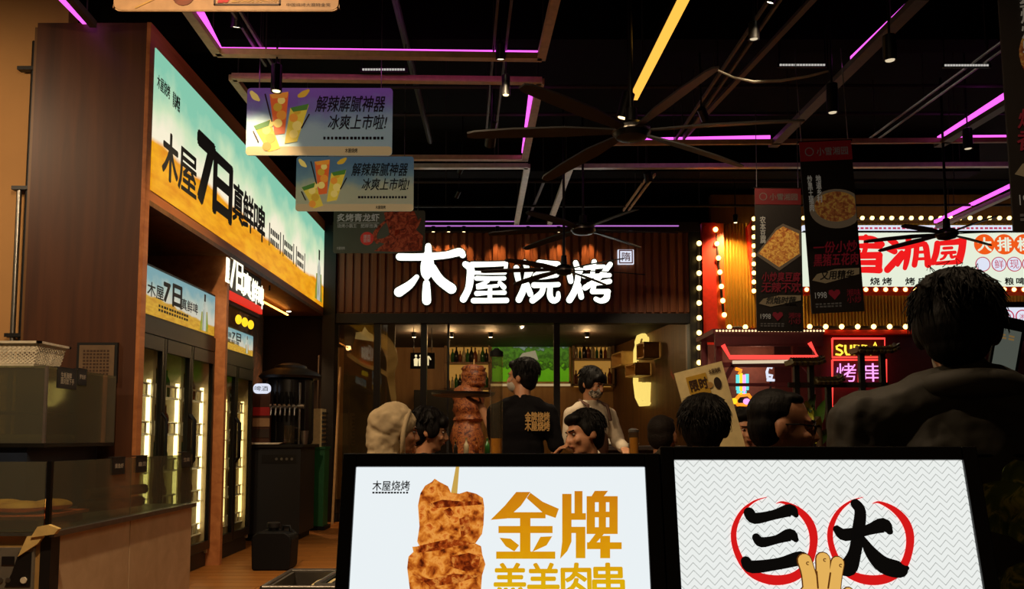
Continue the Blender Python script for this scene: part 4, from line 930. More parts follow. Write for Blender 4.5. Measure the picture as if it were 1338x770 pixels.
for k in range(10):
    a = 2*math.pi*k/10; obj('stave', MB().tube([(p[0]+.281*math.cos(a), p[1]+.281*math.sin(a), 1.16), (p[0]+.281*math.cos(a), p[1]+.281*math.sin(a), 1.88)], .012, 6), 'dark_steel', kg, smooth=50)
# shelf of dark posters behind
obj('wall_mural', B((-3.63, 9.4, 1.4), (-3.6, 12.0, 2.9)), printed('mural_print', [(.3, '120c08'), (.55, '3a2216'), (.7, '6a4426')], 5, dist=2), label='dark patterned mural panel behind the beer taps', category='picture')
gb = thing('green_bin', 'tall dark green bin at the end of the bar counter', 'bin', (-2.6, 11.2, 0))
obj('body', MB().poly([(-2.72, .04), (-2.49, .04), (-2.48, 1.06), (-2.73, 1.06)], 11.07, 11.35), 'green_plastic', gb, bevel=.01); obj('foot', B((-2.76, 11.03, 0), (-2.46, 11.39, .05)), 'black_rubber', gb); obj('rim', B((-2.745, 11.05, 1.05), (-2.47, 11.37, 1.08)), 'green_plastic', gb)
letters('lettering', gb, 'tile_dark', 'E\nE\nB', -.08, .35, -.04, .75, y=-.134)
cs = thing('carton_stack', 'stack of pale cup sleeves standing on the green bin', 'carton', (-2.61, 11.2, 1.08))
obj('sleeve', B((-2.74, 11.09, 1.081), (-2.53, 11.33, 1.58)), 'cream_board', cs)
for i in range(8): obj('fold', B((-2.53, 11.09, 1.1+i*.058), (-2.505, 11.33, 1.13+i*.058)), 'black_paint', cs)
obj('broom_pole', MB().tube([(-2.48, 11.6, .02), (-2.48, 11.95, 2.2)], .018, 8), 'pale_wood', smooth=50, label='slim wooden pole leaning by the shop front column', category='pole')
p = atY(416, 470, 11.7); obj('wood_stick', MB().tube([(p.x, 11.7, .02), (p.x, 11.75, 2.35)], .016, 8), 'stem_brown', smooth=50, label='slim brown stick standing upright behind the cup sleeves', category='pole')
# jerry can on the floor
jc = thing('jerry_can', 'black plastic jerry can on the floor in front of the bar counter', 'can', (-2.2, 7.86, 0))
q = [(-.165, 0), (.15, 0), (.17, .02), (.18, .27), (.17, .31), (.12, .345), (-.12, .345), (-.175, .31), (-.185, .27), (-.175, .02)]
obj('body', MB().poly([(-2.2+x, z) for x, z in q], 7.72, 8.0), 'black_rubber', jc, bevel=.02); obj('neck', MB().lathe([(.05, .345), (.05, .38)], (-2.22, 7.86, 0), 14), 'black_rubber', jc, smooth=40); obj('cap', MB().lathe([(.062, .375), (.062, .415), (.05, .42)], (-2.22, 7.86, 0), 14), 'black_paint', jc, smooth=40)
obj('handle', MB().tube([(-2.14, 7.86, .34), (-2.13, 7.86, .385), (-2.07, 7.86, .385), (-2.06, 7.86, .33)], .014, 8), 'black_rubber', jc, smooth=50)
# grill tub
Z0 = .62; a = atZ(345, 768, Z0)
gt = thing('grill_tub', 'grey metal tub with a slotted grill rack on a low trolley', 'tub', (a.x+.2, a.y+.1, 0))
x0, y0 = a.x, a.y-.02; W, D = .62, .42
flat('tub_metal', '6a645c', .35, .6)
mb = MB()
for lo, hi in (((0, 0), (W, .02)), ((0, D-.02), (W, D)), ((0, 0), (.02, D)), ((W-.02, 0), (W, D))): mb.box((x0+lo[0], y0+lo[1], Z0-.12), (x0+hi[0], y0+hi[1], Z0))
obj('tub_wall', mb, 'tub_metal', gt); obj('tub_floor', B((x0, y0, Z0-.13), (x0+W, y0+D, Z0-.12)), 'tub_metal', gt)
obj('rim', MB().tube([(x0, y0, Z0), (x0+W, y0, Z0), (x0+W, y0+D, Z0), (x0, y0+D, Z0), (x0, y0, Z0)], .012, 8), 'tub_metal', gt, smooth=50)
rk = obj('rack_frame', MB().tube([(x0+.2, y0+.02, Z0+.01), (x0+.28, y0+D+.02, Z0+.05), (x0+W, y0+D+.02, Z0+.05), (x0+W, y0+.02, Z0+.01), (x0+.2, y0+.02, Z0+.01)], .008, 6), 'steel', gt, smooth=50)
for i in range(10):
    u = .05+i*.1; obj('slat', MB().bar((x0+.2+(W-.2)*u, y0+.02, Z0+.01), (x0+.28+(W-.28)*u, y0+D+.02, Z0+.05), .018, .006), 'dark_steel', rk)
for x, y in ((x0+.04, y0+.04), (x0+W-.04, y0+.04), (x0+.04, y0+D-.04), (x0+W-.04, y0+D-.04)): obj('leg', MB().tube([(x, y, 0), (x, y, Z0-.13)], .014, 8), 'steel', gt, smooth=50)
obj('folded_napkin', B((x0+.12, y0+.22, Z0-.119), (x0+.3, y0+.38, Z0-.02)), 'cream_board', bevel=.03, label='crumpled yellow napkin lying inside the grey tub', category='napkin')
# ---------------------------------------------------------------- the two lightboxes in the foreground
LY = 1.5; TILT = -math.radians(13)
flat('frame_black', '0b0a0a', .35); glow('gold_print_a', 'c88a1c', .8)
grad('gold_print', [(.1, 'c8780f'), (.55, 'd8960a'), (.95, 'e2c00c')], -.27, 2, 1.0, nscale=60, namp=.2)
printed('skewer_print', [(.3, '4a1606'), (.4, 'a04812'), (.5, 'd27a28'), (.58, 'e89a44'), (.66, 'c4601c'), (.74, '8a2c0a')], 62, s=1.0, dist=.35, detail=9)
printed('skewer_dark', [(.35, '5a1a06'), (.5, 'a04010'), (.62, 'd88838'), (.72, '7a2408')], 90, s=.95, dist=.4, detail=9); glow('stick_print', 'd0a850', .9)
def chevron_print(name):
    m, nt, b, L = nodes_of(name); tc = N(nt, 'ShaderNodeTexCoord'); sp = N(nt, 'ShaderNodeSeparateXYZ'); L.new(tc.outputs['Object'], sp.inputs[0])
    def M(op, a, c):
        n = N(nt, 'ShaderNodeMath', operation=op)
        for i, x in enumerate((a, c)):
            if isinstance(x, (int, float)): n.inputs[i].default_value = x
            else: L.new(x, n.inputs[i])
        return n.outputs[0]
    tri = M('PINGPONG', sp.outputs[0], .0115); v = M('ADD', sp.outputs[2], M('MULTIPLY', tri, 1.05))
    fr = M('FLOORED_MODULO', v, .0127); ln = M('LESS_THAN', fr, .0013)
    mx = N(nt, 'ShaderNodeMix', data_type='RGBA'); L.new(ln, mx.inputs[0]); mx.inputs[6].default_value = lin('e9edea'); mx.inputs[7].default_value = lin('9a9e9a')
    L.new(mx.outputs[2], b.inputs['Base Color']); L.new(mx.outputs[2], b.inputs['Emission Color']); b.inputs['Emission Strength'].default_value = 1.0
chevron_print('chevron_panel')
def lightbox(label, il, ir, iy, mat):
    a, b = atY(il, iy, LY), atY(ir, iy, LY); W = b.x-a.x; H = .78; f = .024
    t = thing('lightbox', label, 'lightbox', (a.x, LY, a.z), (TILT, 0, 0))     # local origin: panel's top left corner
    obj('panel', B((0, -.002, -H), (W, .0, 0)), mat, t, local=True)
    for nm, lo, hi in (('frame_side', (-f, -H-f), (0, f)), ('frame_side', (W, -H-f), (W+f+.003, f)), ('frame_rail', (0, 0), (W, f)), ('frame_rail', (0, -H-f), (W, -H))):
        obj(nm, B((lo[0], -.008, lo[1]), (hi[0], .05, hi[1])), 'frame_black', t, local=True, bevel=.002)
    obj('back_plate', B((-f, .04, -H-f), (W+f, .055, f)), 'frame_black', t, local=True)
    R_ = WM[t.name]
    for x in (.03, W-.03):
        q = R_ @ Vector((x, .03, -H)); obj('leg', MB().tube([q, (q.x, q.y-.06, .0)], .012, 8), 'black_metal', t, smooth=50)
        q = R_ @ Vector((x, .05, -.2)); obj('prop_leg', MB().tube([q, (q.x, q.y+.32, 0)], .012, 8), 'black_metal', t, smooth=50)
    inv = R_.inverted()
    def px(x, y):     # photo position on this box's face -> panel coordinates
        d = inv.to_3x3() @ ray(x, y); o = inv @ Vector((0, 0, EYE)); k = -o.y/d.y; q = o+d*k; return (q.x, q.z)
    return t, W, H, px
t, W, H, px = lightbox('backlit poster box with a giant meat skewer and gold lettering', 466, 842, 611, 'box_panel')
def poly_px(name, pts, mat, par, y): return obj(name, MB().poly([px(*p) for p in pts], y, y+.001), mat, par, local=True)
def z7(pts): return [(440+x/4.054, 580+y/4.054) for x, y in pts]
poly_px('stick_print', z7([(632, 122), (650, 122), (638, 275), (605, 270)]), 'stick_print', t, -.004)
sk = poly_px('skewer_print', z7([(445, 265), (470, 225), (505, 205), (520, 188), (545, 205), (590, 228), (606, 262), (650, 268), (690, 255), (740, 268), (775, 290), (782, 340), (778, 430), (770, 480), (735, 530), (765, 545), (772, 590), (788, 640), (770, 700), (765, 770), (772, 850), (740, 930), (760, 1000), (780, 1100), (760, 1250), (420, 1250), (400, 1100), (420, 990), (380, 900), (395, 820), (385, 740), (375, 660), (382, 600), (408, 575), (402, 548), (440, 545), (428, 520), (440, 440), (432, 330)]), 'skewer_print', t, -.005)
for q in ([(480, 325), (560, 300), (680, 310), (770, 300), (770, 325), (640, 335), (520, 345)], [(560, 360), (600, 340), (625, 370), (600, 400)], [(600, 600), (700, 580), (760, 600), (755, 650), (690, 680), (620, 660)], [(430, 545), (600, 505), (735, 530), (640, 545), (520, 570), (430, 580)], [(650, 400), (700, 380), (710, 470), (660, 500)], [(400, 690), (500, 720), (620, 690), (760, 700), (640, 740), (500, 760)]):
    poly_px('sear_print', z7(q), 'skewer_dark', sk, -.006)
def fit(name, body, x0, y0, x1, y1, mat, par, **kw):
    a = px(x0, y1); b = px(x1, y0); return letters(name, par, mat, body, a[0], a[1], b[0], b[1], **kw)
fit('logo', '木屋烧烤', 487, 629, 536, 642, 'sign_black', t, y=-.004, bold=.012); obj('fine_print', dashes(MB(), px(487, 645)[0], px(487, 646)[1], px(535, 643)[0], px(535, 642.5)[1], -.004, 1, 12), 'sign_black', t, local=True, kind='stuff')
def z8(S): return [[(640+x/4.054, 580+y/4.054, r/4.054) for x, y, r in st] for st in S]
def brush(name, S, mat, par, y=-.004):
    mb = MB(); k = LY/FOC
    for st in S: mb.stroke([px(x, yq)+(r*k,) for x, yq, r in st], y, y+.0015)
    return obj(name, mb, mat, par, local=True)
# blocky gold characters drawn as polygons
def glyph(par, polys, mat='gold_print'):
    mb = MB()
    for P_ in polys: mb.poly([px(640+x/4.054, 580+y/4.054) for x, y in P_], -.004, -.003)
    o = obj('letter', mb, mat, par, local=True); return o
glyph(t, [[(140, 258), (215, 258), (165, 330), (90, 398), (5, 405), (80, 330)], [(195, 290), (215, 262), (280, 310), (365, 347), (348, 395), (290, 375)], [(85, 365), (295, 365), (295, 397), (85, 397)], [(160, 390), (215, 390), (215, 580), (160, 580)], [(46, 438), (332, 438), (332, 475), (46, 475)],
          [(52, 500), (110, 505), (155, 540), (130, 572), (85, 545)], [(268, 495), (330, 492), (300, 540), (225, 574)], [(34, 573), (346, 573), (346, 611), (34, 611)]])
glyph(t, [[(383, 268), (432, 268), (432, 520), (410, 570), (372, 611), (383, 520)], [(448, 253), (490, 253), (490, 370), (448, 370)], [(430, 370), (508, 370), (508, 405), (430, 405)], [(430, 442), (505, 442), (505, 608), (455, 608), (455, 475), (430, 475)],
          [(555, 252), (625, 252), (600, 285), (535, 285)], [(512, 280), (676, 280), (676, 312), (512, 312)], [(512, 310), (556, 310), (556, 480), (512, 480)], [(632, 310), (676, 310), (676, 480), (632, 480)], [(576, 310), (614, 310), (614, 450), (576, 450)], [(556, 362), (632, 362), (632, 392), (556, 392)], [(556, 444), (632, 444), (632, 480), (556, 480)], [(560, 478), (605, 478), (560, 530), (520, 530)], [(514, 524), (697, 524), (697, 560), (514, 560)], [(584, 490), (636, 490), (636, 608), (584, 608)]])
for body, a, b in (('羔', 646, 686.5), ('羊', 690, 729.5), ('肉', 734, 771), ('串', 775, 814)): fit('letter', body, a, 737, b, 780, 'gold_print', t, y=-.004, bold=.03)
t, W, H, px = lightbox('backlit poster box with red rings and black brush characters on chevron paper', 880, 1256, 602, 'chevron_panel')
def z2(pts): return [(860+p[0]/2.8, 580+p[1]/2.8)+tuple(q/2.8 for q in p[2:]) for p in pts]
glow('ring_red', 'd81818', .95)
for cx, sx in ((0, 1), (352, 1)):
    pts = [(395, 197, 1), (350, 212, 4), (305, 250, 8), (277, 310, 11), (278, 370, 12), (305, 435, 14), (350, 480, 17), (420, 500, 20), (490, 490, 18), (540, 450, 16), (563, 390, 15), (565, 330, 17), (545, 280, 17), (505, 240, 12), (455, 216, 5), (430, 220, 1)]
    brush('brush_ring', [z2([(x+cx, y, r*.85) for x, y, r in pts])], 'ring_red', t, -.004)
brush('letter', [z2(s_) for s_ in ([(330, 255, 20), (350, 275, 20), (420, 262, 17), (480, 245, 22), (500, 262, 10)], [(356, 345, 15), (375, 362, 18), (430, 352, 15), (480, 335, 22), (500, 352, 10)], [(318, 432, 18), (340, 452, 22), (440, 440, 20), (520, 420, 24), (540, 436, 10)])], 'sign_black', t, -.006)
brush('letter', [z2(s_) for s_ in ([(718, 222, 18), (735, 250, 20), (728, 320, 22), (715, 400, 22), (690, 455, 30), (655, 462, 12)], [(650, 315, 14), (680, 335, 22), (760, 318, 18), (820, 300, 26), (842, 322, 12)], [(745, 350, 10), (775, 400, 22), (820, 445, 30), (880, 462, 28), (905, 456, 8)])], 'sign_black', t, -.006)
glow('hand_print', 'e8b45c', .95); glow('hand_line', '6a3a10', .7); glow('nail_print', 'f0cc88', .95)
hd = brush('hand_outline', [z2(s_) for s_ in ([(530, 430, 27), (545, 480, 27), (560, 560, 34)], [(597, 425, 27), (597, 480, 27), (592, 560, 36)], [(650, 438, 25), (640, 490, 26), (625, 560, 34)], [(690, 545, 20), (660, 580, 28)], [(560, 580, 60), (600, 640, 64)])], 'hand_line', t, -.008)
brush('hand_print', [z2(s_) for s_ in ([(530, 430, 23), (545, 480, 23), (560, 560, 30)], [(597, 425, 23), (597, 480, 23), (592, 560, 32)], [(650, 438, 21), (640, 490, 22), (625, 560, 30)], [(690, 545, 16), (660, 580, 24)], [(560, 580, 56), (600, 640, 60)])], 'hand_print', hd, -.0095)
for x, y in ((540, 440), (602, 428), (660, 448)):
    q = px(*z2([(x, y)])[0]); obj('nail_print', MB().ringz(q, .0016, .0030, -.0112, -.0102, 12, .6, 5.2), 'hand_line', hd, local=True)
brush('finger_line', [z2(s_) for s_ in ([(572, 470, 2.5), (577, 530, 2.5)], [(622, 475, 2.5), (614, 530, 2.5)])], 'hand_line', hd, -.0112)
# ---------------------------------------------------------------- neighbouring red and gold restaurant
RY = 12.6
def facepx(M_):
    inv = M_.inverted(); R3 = inv.to_3x3(); o = inv @ Vector((0, 0, EYE))
    def f(x, y): d = R3 @ ray(x, y); k = -o.y/d.y; q = o+d*k; return (q.x, q.z)
    return f
wr2 = obj('wall_right', B((2.75, RY, 0), (9, RY+.15, 2.83)), 'dark_red', kind='structure')
def ribs(x0, x1, z0, z1, y, step, d=.018):
    mb = MB(); n = int((x1-x0)/step)
    for i in range(n):
        x = x0+i*step; mb.add([(x, y, z0), (x+step*.35, y-d, z0), (x+step*.65, y-d, z0), (x+step, y, z0), (x, y, z1), (x+step*.35, y-d, z1), (x+step*.65, y-d, z1), (x+step, y, z1)], [(0, 1, 5, 4), (1, 2, 6, 5), (2, 3, 7, 6)])
    return mb
obj('upper_backing', B((3.0, RY+.01, 2.83), (9, RY+.15, 4.9)), 'amber_metal', wr2)
obj('corrugated_cladding', ribs(3.05, 9, 2.85, 4.45, RY, .05), 'gold_metal', wr2, kind='stuff')
obj('red_ledge', B((3.0, RY-.16, 2.74), (9, RY, 2.8)), 'red_paint', wr2)
a, b = atY(917, 300, RY-.25), atY(946, 300, RY-.25); m_ = atY(935, 300, RY-.25)
pc = obj('pillar_1', B((a.x, RY-.25, 0), (m_.x, RY+.1, 4.4)), 'red_paint', kind='structure'); obj('flank', B((m_.x, RY-.22, 0), (b.x, RY+.1, 4.4)), 'orange_red', pc)
def pl(px, y0, y1, Y): return [atY(px, y0, Y), atY(px, y1, Y)]
A, C, D = atY(976, 296, RY-.1), atY(985, 284, RY-.1), atY(985, 382, RY-.1); obj('red_fin', MB().poly([(A.x, A.z), (C.x, C.z), (D.x, D.z)], RY-.1, RY), 'red_paint', wr2)
bulb0 = None
def bulbs(label, pts, Y, r=.037, mat='bulb_warm'):
    global bulb0
    P_ = [atY(x, y, Y) for x, y in pts]; t = thing('marquee_lights', label, 'string lights', P_[0])
    obj('cord', MB().tube([p+Vector((0, .04, 0)) for p in P_], .02, 6), 'dark_brown', t)
    for p in P_:
        q = p-P_[0]
        if bulb0 is None: bulb0 = obj('bulb', MB().ell((0, 0, 0), (1, 1, 1), 10, 7), mat, t, local=True, smooth=80, M=T(*q) @ Matrix.Scale(r, 4))
        else: like(bulb0, 'bulb', t, T(*q) @ Matrix.Scale(r, 4))
bulbs('vertical string of round bulbs between the timber fascia and the red pillar', [(913.5, 318+i*19.5) for i in range(9)], FY-.17)
bulbs('slanting string of round bulbs along the gold cladding beside the pillar', [(935+i*1.9, 300+i*18.6) for i in range(7)], RY-.26)
bulbs('short pair of bulbs under the gold cladding near the pillar', [(953, 427.5), (974, 427.5)], RY-.2)
bulbs('vertical string of bulbs beside the smaller menu banner', [(985, 286+i*11.8) for i in range(9)], RY-.2, .033)
bulbs('string of bulbs along the red ledge below the lit sign', [(1058+i*20.9, 427) for i in range(14)], RY-.2)
bulbs('string of bulbs running above the lit sign', [(1050+i*12.8, 285) for i in range(24)], RY-.3, .031)
bulbs('string of bulbs running along the lower edge of the lit sign', [(1054+i*12.9, 378.5) for i in range(24)], RY-.42, .031)
p = atY(961, 291, RY-.5); t = thing('facade_spot', 'small spot lamp shining down on the gold cladding beside the pillar', 'lamp', p)
obj('can', MB().lathe([(.03, 0), (.04, .1), (.03, .12)], p, 12), 'black_metal', t, smooth=40); obj('lens', MB().lathe([(.025, -.004), (.025, .004)], p, 12), 'lamp_warm', t); obj('arm', MB().tube([p+Vector((0, 0, .11)), (p.x, p.y, 4.99)], .01, 6), 'black_metal', t)
ld = bpy.data.lights.new('facade_spot', 'SPOT'); ld.energy = 190; ld.color = (1, .72, .3); ld.spot_size = math.radians(120); ld.spot_blend = .7; ld.shadow_soft_size = .04; place(bpy.data.objects.new('facade_spot', ld), 'l', t, T(0, 0, -.02) @ Euler((.35, 0, 0)).to_matrix().to_4x4())
# white lit sign
SY = RY-.4
M0 = T(0, SY, 0); px = facepx(M0)
t = thing('restaurant_sign', 'long white backlit sign with huge red brush characters and orange discs', 'sign', (0, SY, 0))
a, b = px(1046, 375), px(1420, 304); obj('light_panel', B((a[0], 0, a[1]), (b[0], .3, b[1])), 'sign_white', t, local=True)
a2, b2 = px(1050, 301.5), px(1420, 294); obj('top_strip', B((a2[0], .02, a2[1]), (b2[0], .25, b2[1])), 'sign_blue_white', t, local=True); obj('strip_rail', B((a2[0], .0, a2[1]-.035), (b2[0], .26, a2[1])), 'dark_brown', t, local=True)
obj('strip_text', dashes(MB(), a2[0]+.1, a2[1]+.02, b2[0], b2[1]-.02, .017, 1, 60), 'sign_pink', t, local=True, kind='stuff')
obj('bottom_rail', B((a[0], -.02, a[1]-.08), (b[0], .3, a[1])), 'red_paint', t, local=True)
def zs(S): return [[(1100+x/4.81, 280+y/4.81, r/4.81) for x, y, r in st] for st in S]
def brush2(S, mat, y=-.006):
    mb = MB(); k = SY/FOC
    for st in S: mb.stroke([px(x, yq)+(r*k,) for x, yq, r in st], y, y+.003)
    return obj('letter', mb, mat, t, local=True)
brush2(zs([[(60, 152, 12), (150, 150, 16), (200, 158, 18), (250, 190, 20)], [(150, 140, 14), (150, 200, 16), (140, 240, 16)], [(60, 200, 14), (240, 200, 20)], [(90, 225, 10), (110, 232, 10)], [(60, 262, 20), (160, 260, 22), (235, 258, 22)], [(235, 255, 20), (232, 310, 22), (230, 350, 20)], [(70, 305, 16), (220, 305, 18)], [(60, 352, 18), (150, 350, 20), (235, 352, 22)]]), 'sign_red')
brush2(zs([[(300, 165, 16), (335, 185, 22)], [(285, 220, 14), (330, 235, 20)], [(375, 240, 14), (330, 300, 22), (285, 350, 22)], [(350, 205, 18), (420, 200, 20), (450, 200, 14)], [(418, 150, 18), (415, 230, 20), (405, 300, 18), (395, 340, 14)], [(412, 230, 14), (370, 280, 18), (350, 320, 12)], [(470, 190, 18), (465, 260, 18), (455, 320, 18)], [(470, 195, 16), (520, 190, 20), (535, 260, 20), (540, 318, 22)], [(470, 240, 10), (525, 238, 10)], [(465, 282, 10), (530, 280, 10)]]), 'sign_red')
brush2(zs([[(600, 185, 20), (590, 250, 20), (570, 305, 18)], [(600, 185, 14), (690, 178, 18), (755, 170, 22)], [(760, 165, 24), (752, 230, 24), (735, 290, 26)], [(640, 215, 10), (690, 212, 10)], [(630, 245, 11), (710, 240, 11)], [(655, 250, 10), (640, 275, 9), (620, 285, 7)], [(685, 250, 10), (690, 272, 10), (712, 265, 8)], [(590, 310, 12), (740, 300, 16)]]), 'sign_red')
for cxp, ch in ((1286, '大'), (1312, '排'), (1338, '档')):
    q = px(cxp, 319.5); d = obj('disc', MB().disc(q, .152, -.006, -.002, 28), 'sign_orange', t, local=True); letters('letter', d, 'sign_white', ch, q[0]-.1, q[1]-.1, q[0]+.1, q[1]+.1, y=-.008, bold=.03)
for cxp, ch in ((1284, ''), (1305, '鲜'), (1325, '现'), (1345, '')):
    q = px(cxp, 345.5); d = obj('disc', MB().disc(q, .105, -.006, -.002, 24), 'sign_blue_white', t, local=True); obj('disc_rim', MB().ringz(q, .098, .11, -.008, -.003), 'sign_pink', d, local=True)
    if ch: letters('letter', d, 'sign_pink', ch, q[0]-.065, q[1]-.065, q[0]+.065, q[1]+.065, y=-.009)
for ch, x0, x1 in (('烧', 1137, 1149), ('烤', 1153, 1165), ('烤', 1183, 1195), ('串', 1200, 1212), ('粮', 1313, 1324), ('啤', 1328, 1339)):
    a, b = px(x0, 372.5), px(x1, 363); letters('letter', t, 'sign_black', ch, a[0], a[1], b[0], b[1], y=-.005, bold=.03)
# white sign beyond
t = thing('round_logo_sign', 'pale blue white lit sign with red ring logos below the orange discs', 'sign', (0, SY-.3, 0)); px = facepx(T(0, SY-.3, 0))
a, b = px(1285, 430), px(1420, 402); obj('light_panel', B((a[0], 0, a[1]), (b[0], .1, b[1])), 'sign_blue_white', t, local=True); obj('top_rail', B((a[0], -.02, b[1]), (b[0], .1, b[1]+.08)), 'steel', t, local=True); obj('shelf', B((a[0], -.03, a[1]-.12), (b[0], .4, a[1]-.02)), 'amber_metal', t, local=True)
for x in (1316, 1336): q = px(x, 414); obj('ring', MB().ringz(q, .085, .1, -.006, 0), 'sign_pink', t, local=True); letters('ring_text', t, 'sign_pink', '湘', q[0]-.05, q[1]-.04, q[0]+.05, q[1]+.04, y=-.006)
# neon sign on the red wall
t = thing('neon_sign', 'red neon boxes with yellow and pink neon lettering on dark red wall', 'sign', (0, RY-.08, 0)); px = facepx(T(0, RY-.08, 0))
def neon(name, pts, mat, par=None, r=.016): 
    return obj(name, MB().tube([(px(*p)[0], 0, px(*p)[1]) for p in pts], r, 6), mat, par or t, local=True, smooth=60)
for x0, y0, x1, y1 in ((1087.5, 442.5, 1156, 467), (1087.5, 470.5, 1122, 503), (1123.5, 470.5, 1158, 503), (1087.5, 505, 1158, 532)):
    neon('neon_box', [(x0, y0), (x1, y0), (x1, y1), (x0, y1), (x0, y0)], 'neon_red')
neon('neon_letter', [(1101, 452.5), (1097, 451), (1093, 453), (1093.5, 456), (1099, 458.5), (1101, 461), (1098, 464), (1092, 463)], 'neon_yellow')
neon('neon_letter', [(1104.5, 451), (1104.5, 459), (1106.5, 463.5), (1110, 463.5), (1112, 459), (1112, 451)], 'neon_yellow')
neon('neon_letter', [(1116.5, 464), (1116.5, 451), (1122, 452), (1122, 457), (1117, 458)], 'neon_yellow')
neon('neon_letter', [(1127, 464), (1127, 451), (1132, 452), (1132, 457), (1128, 458)], 'neon_yellow')
neon('neon_letter', [(1137, 464), (1143.5, 448), (1150, 464)], 'neon_yellow')
for ch, x0, x1 in (('烤', 1093, 1118), ('串', 1129, 1152)):
    a, b = px(x0, 499), px(x1, 475); letters('neon_character', t, 'neon_pink', ch, a[0], a[1], b[0], b[1], y=-.01)
# kiosk with slanted glass hatch
KY = 10.5; px = facepx(T(0, KY, 0))
t = thing('street_kiosk', 'dark red framed glass food kiosk outlined by a red neon hatch', 'kiosk', (3.1, KY, 0)); inv = WM[t.name].inverted()
def K(x, y): q = px(x, y); return Vector((q[0], KY, q[1]))
x0, x1 = K(938, 437).x, K(1066, 437).x; zt = K(938, 437).z
for x in (x0, x1):
    for y in (KY, KY+.8): obj('post', B((x-.04, y-.04, 0), (x+.04, y+.04, zt)), 'dark_red', t)
obj('roof', B((x0-.08, KY-.08, zt), (x1+.08, KY+.9, zt+.06)), 'dark_red', t); obj('valance', B((x0-.06, KY-.09, zt-.16), (x1+.06, KY-.07, zt)), 'dark_red', t)
mb = MB(); q0 = K(938, 437)
bl = thing('mini_lights', 'row of tiny dots of light along the kiosk roof edge', 'string lights', (x0, KY-.11, zt+.03))
dm = None
for i in range(34):
    M_ = T((x1-x0+.1)*i/33-.04, 0, 0) @ Matrix.Scale(.014, 4)
    if dm is None: dm = obj('bulb', MB().ell((0, 0, 0), (1, 1, 1), 6, 4), 'bulb_small', bl, local=True, M=M_)
    else: like(dm, 'bulb', bl, M_)
obj('counter_body', B((x0, KY, 0), (x1, KY+.8, .95)), 'dark_red', t); obj('counter_top', B((x0-.05, KY-.05, .95), (x1+.05, KY+.85, 1.0)), 'dark_brown', t)
flat('kiosk_inner', '7a5040', .7)
obj('back_board', B((x0+.04, KY+.74, 1.0), (x1-.3, KY+.78, zt-.05)), 'kiosk_inner', t)
trap = [K(942, 452), K(951, 468), K(1065, 468), K(1054, 449)]
obj('hatch_frame', MB().tube([p+Vector((0, -.1, 0)) for p in trap], .028, 8), 'neon_red', t, smooth=60)
obj('hatch_glass', MB().add([p+Vector((0, -.09, 0)) for p in trap], [(0, 1, 2, 3)]), 'clear_glass', t)
obj('rail', B((x0, KY-.03, K(0, 480).z), (x1, KY+.03, K(0, 474).z)), 'dark_red', t); obj('lamp_tube', MB().tube([K(956, 474)+Vector((0, -.05, 0)), K(1028, 473)+Vector((0, -.05, 0))], .02, 8), 'lamp_dim', t)
obj('rail', B((x0, KY-.03, K(0, 505).z), (x1, KY+.03, K(0, 501).z)), 'dark_red', t)
for p, q in (((957, 478), (946, 498)), ((1050, 478), (1066, 497))): obj('brace', MB().bar(K(*p), K(*q), .06, .05), 'dark_red', t)
ld = bpy.data.lights.new('kiosk_lamp', 'POINT'); ld.energy = 6; ld.color = (1, .5, .35); ld.shadow_soft_size = .08; place(bpy.data.objects.new('kiosk_lamp', ld), 'l', t, inv @ T(x0+.6, KY+.35, 2.2))
px = facepx(T(0, KY+.5, 0))
t = thing('neon_cup', 'multicoloured neon cup ornament glowing inside the kiosk', 'neon ornament', (0, KY+.5, 0))
for pts, m in (([(964, 490), (964, 510)], 'neon_cyan'), ([(968, 488), (968, 516)], 'neon_gold'), ([(972, 490), (972, 515)], 'neon_pink'), ([(976, 489), (976, 510)], 'neon_cyan'), ([(961, 482), (968, 484), (966, 489)], 'neon_orange'), ([(960, 524), (966, 517), (978, 516), (984, 524), (976, 529), (964, 529), (960, 524)], 'neon_orange'), ([(963, 512), (975, 513)], 'neon_cyan')):
    neon('neon_tube', pts, m, t, .025)
for x, y, m in ((958.5, 524.5, 'neon_gold'), (975, 525, 'neon_pink')): q = px(x, y); obj('neon_disc', MB().disc(q, .04, -.04, 0), m, t, local=True)
obj('stand', B((2.94, .0, 1.0-0), (3.0, .04, 1.72)), 'black_paint', t, local=True)
t = thing('neon_swirl', 'small white neon swirl standing inside the kiosk', 'neon ornament', (0, KY+.5, 0)); px = facepx(T(0, KY+.5, 0))
neon('neon_tube', [(1009, 481), (1004, 480), (1002, 486), (1003, 494), (1008, 495), (1009, 491), (1003, 490)], 'sign_blue_white', t, .018); neon('neon_base', [(1002, 497), (1012, 497)], 'sign_blue_white', t, .018); q = px(1007, 497); obj('stand', B((q[0]-.01, .0, 1.0), (q[0]+.01, .03, q[1])), 'black_paint', t, local=True)
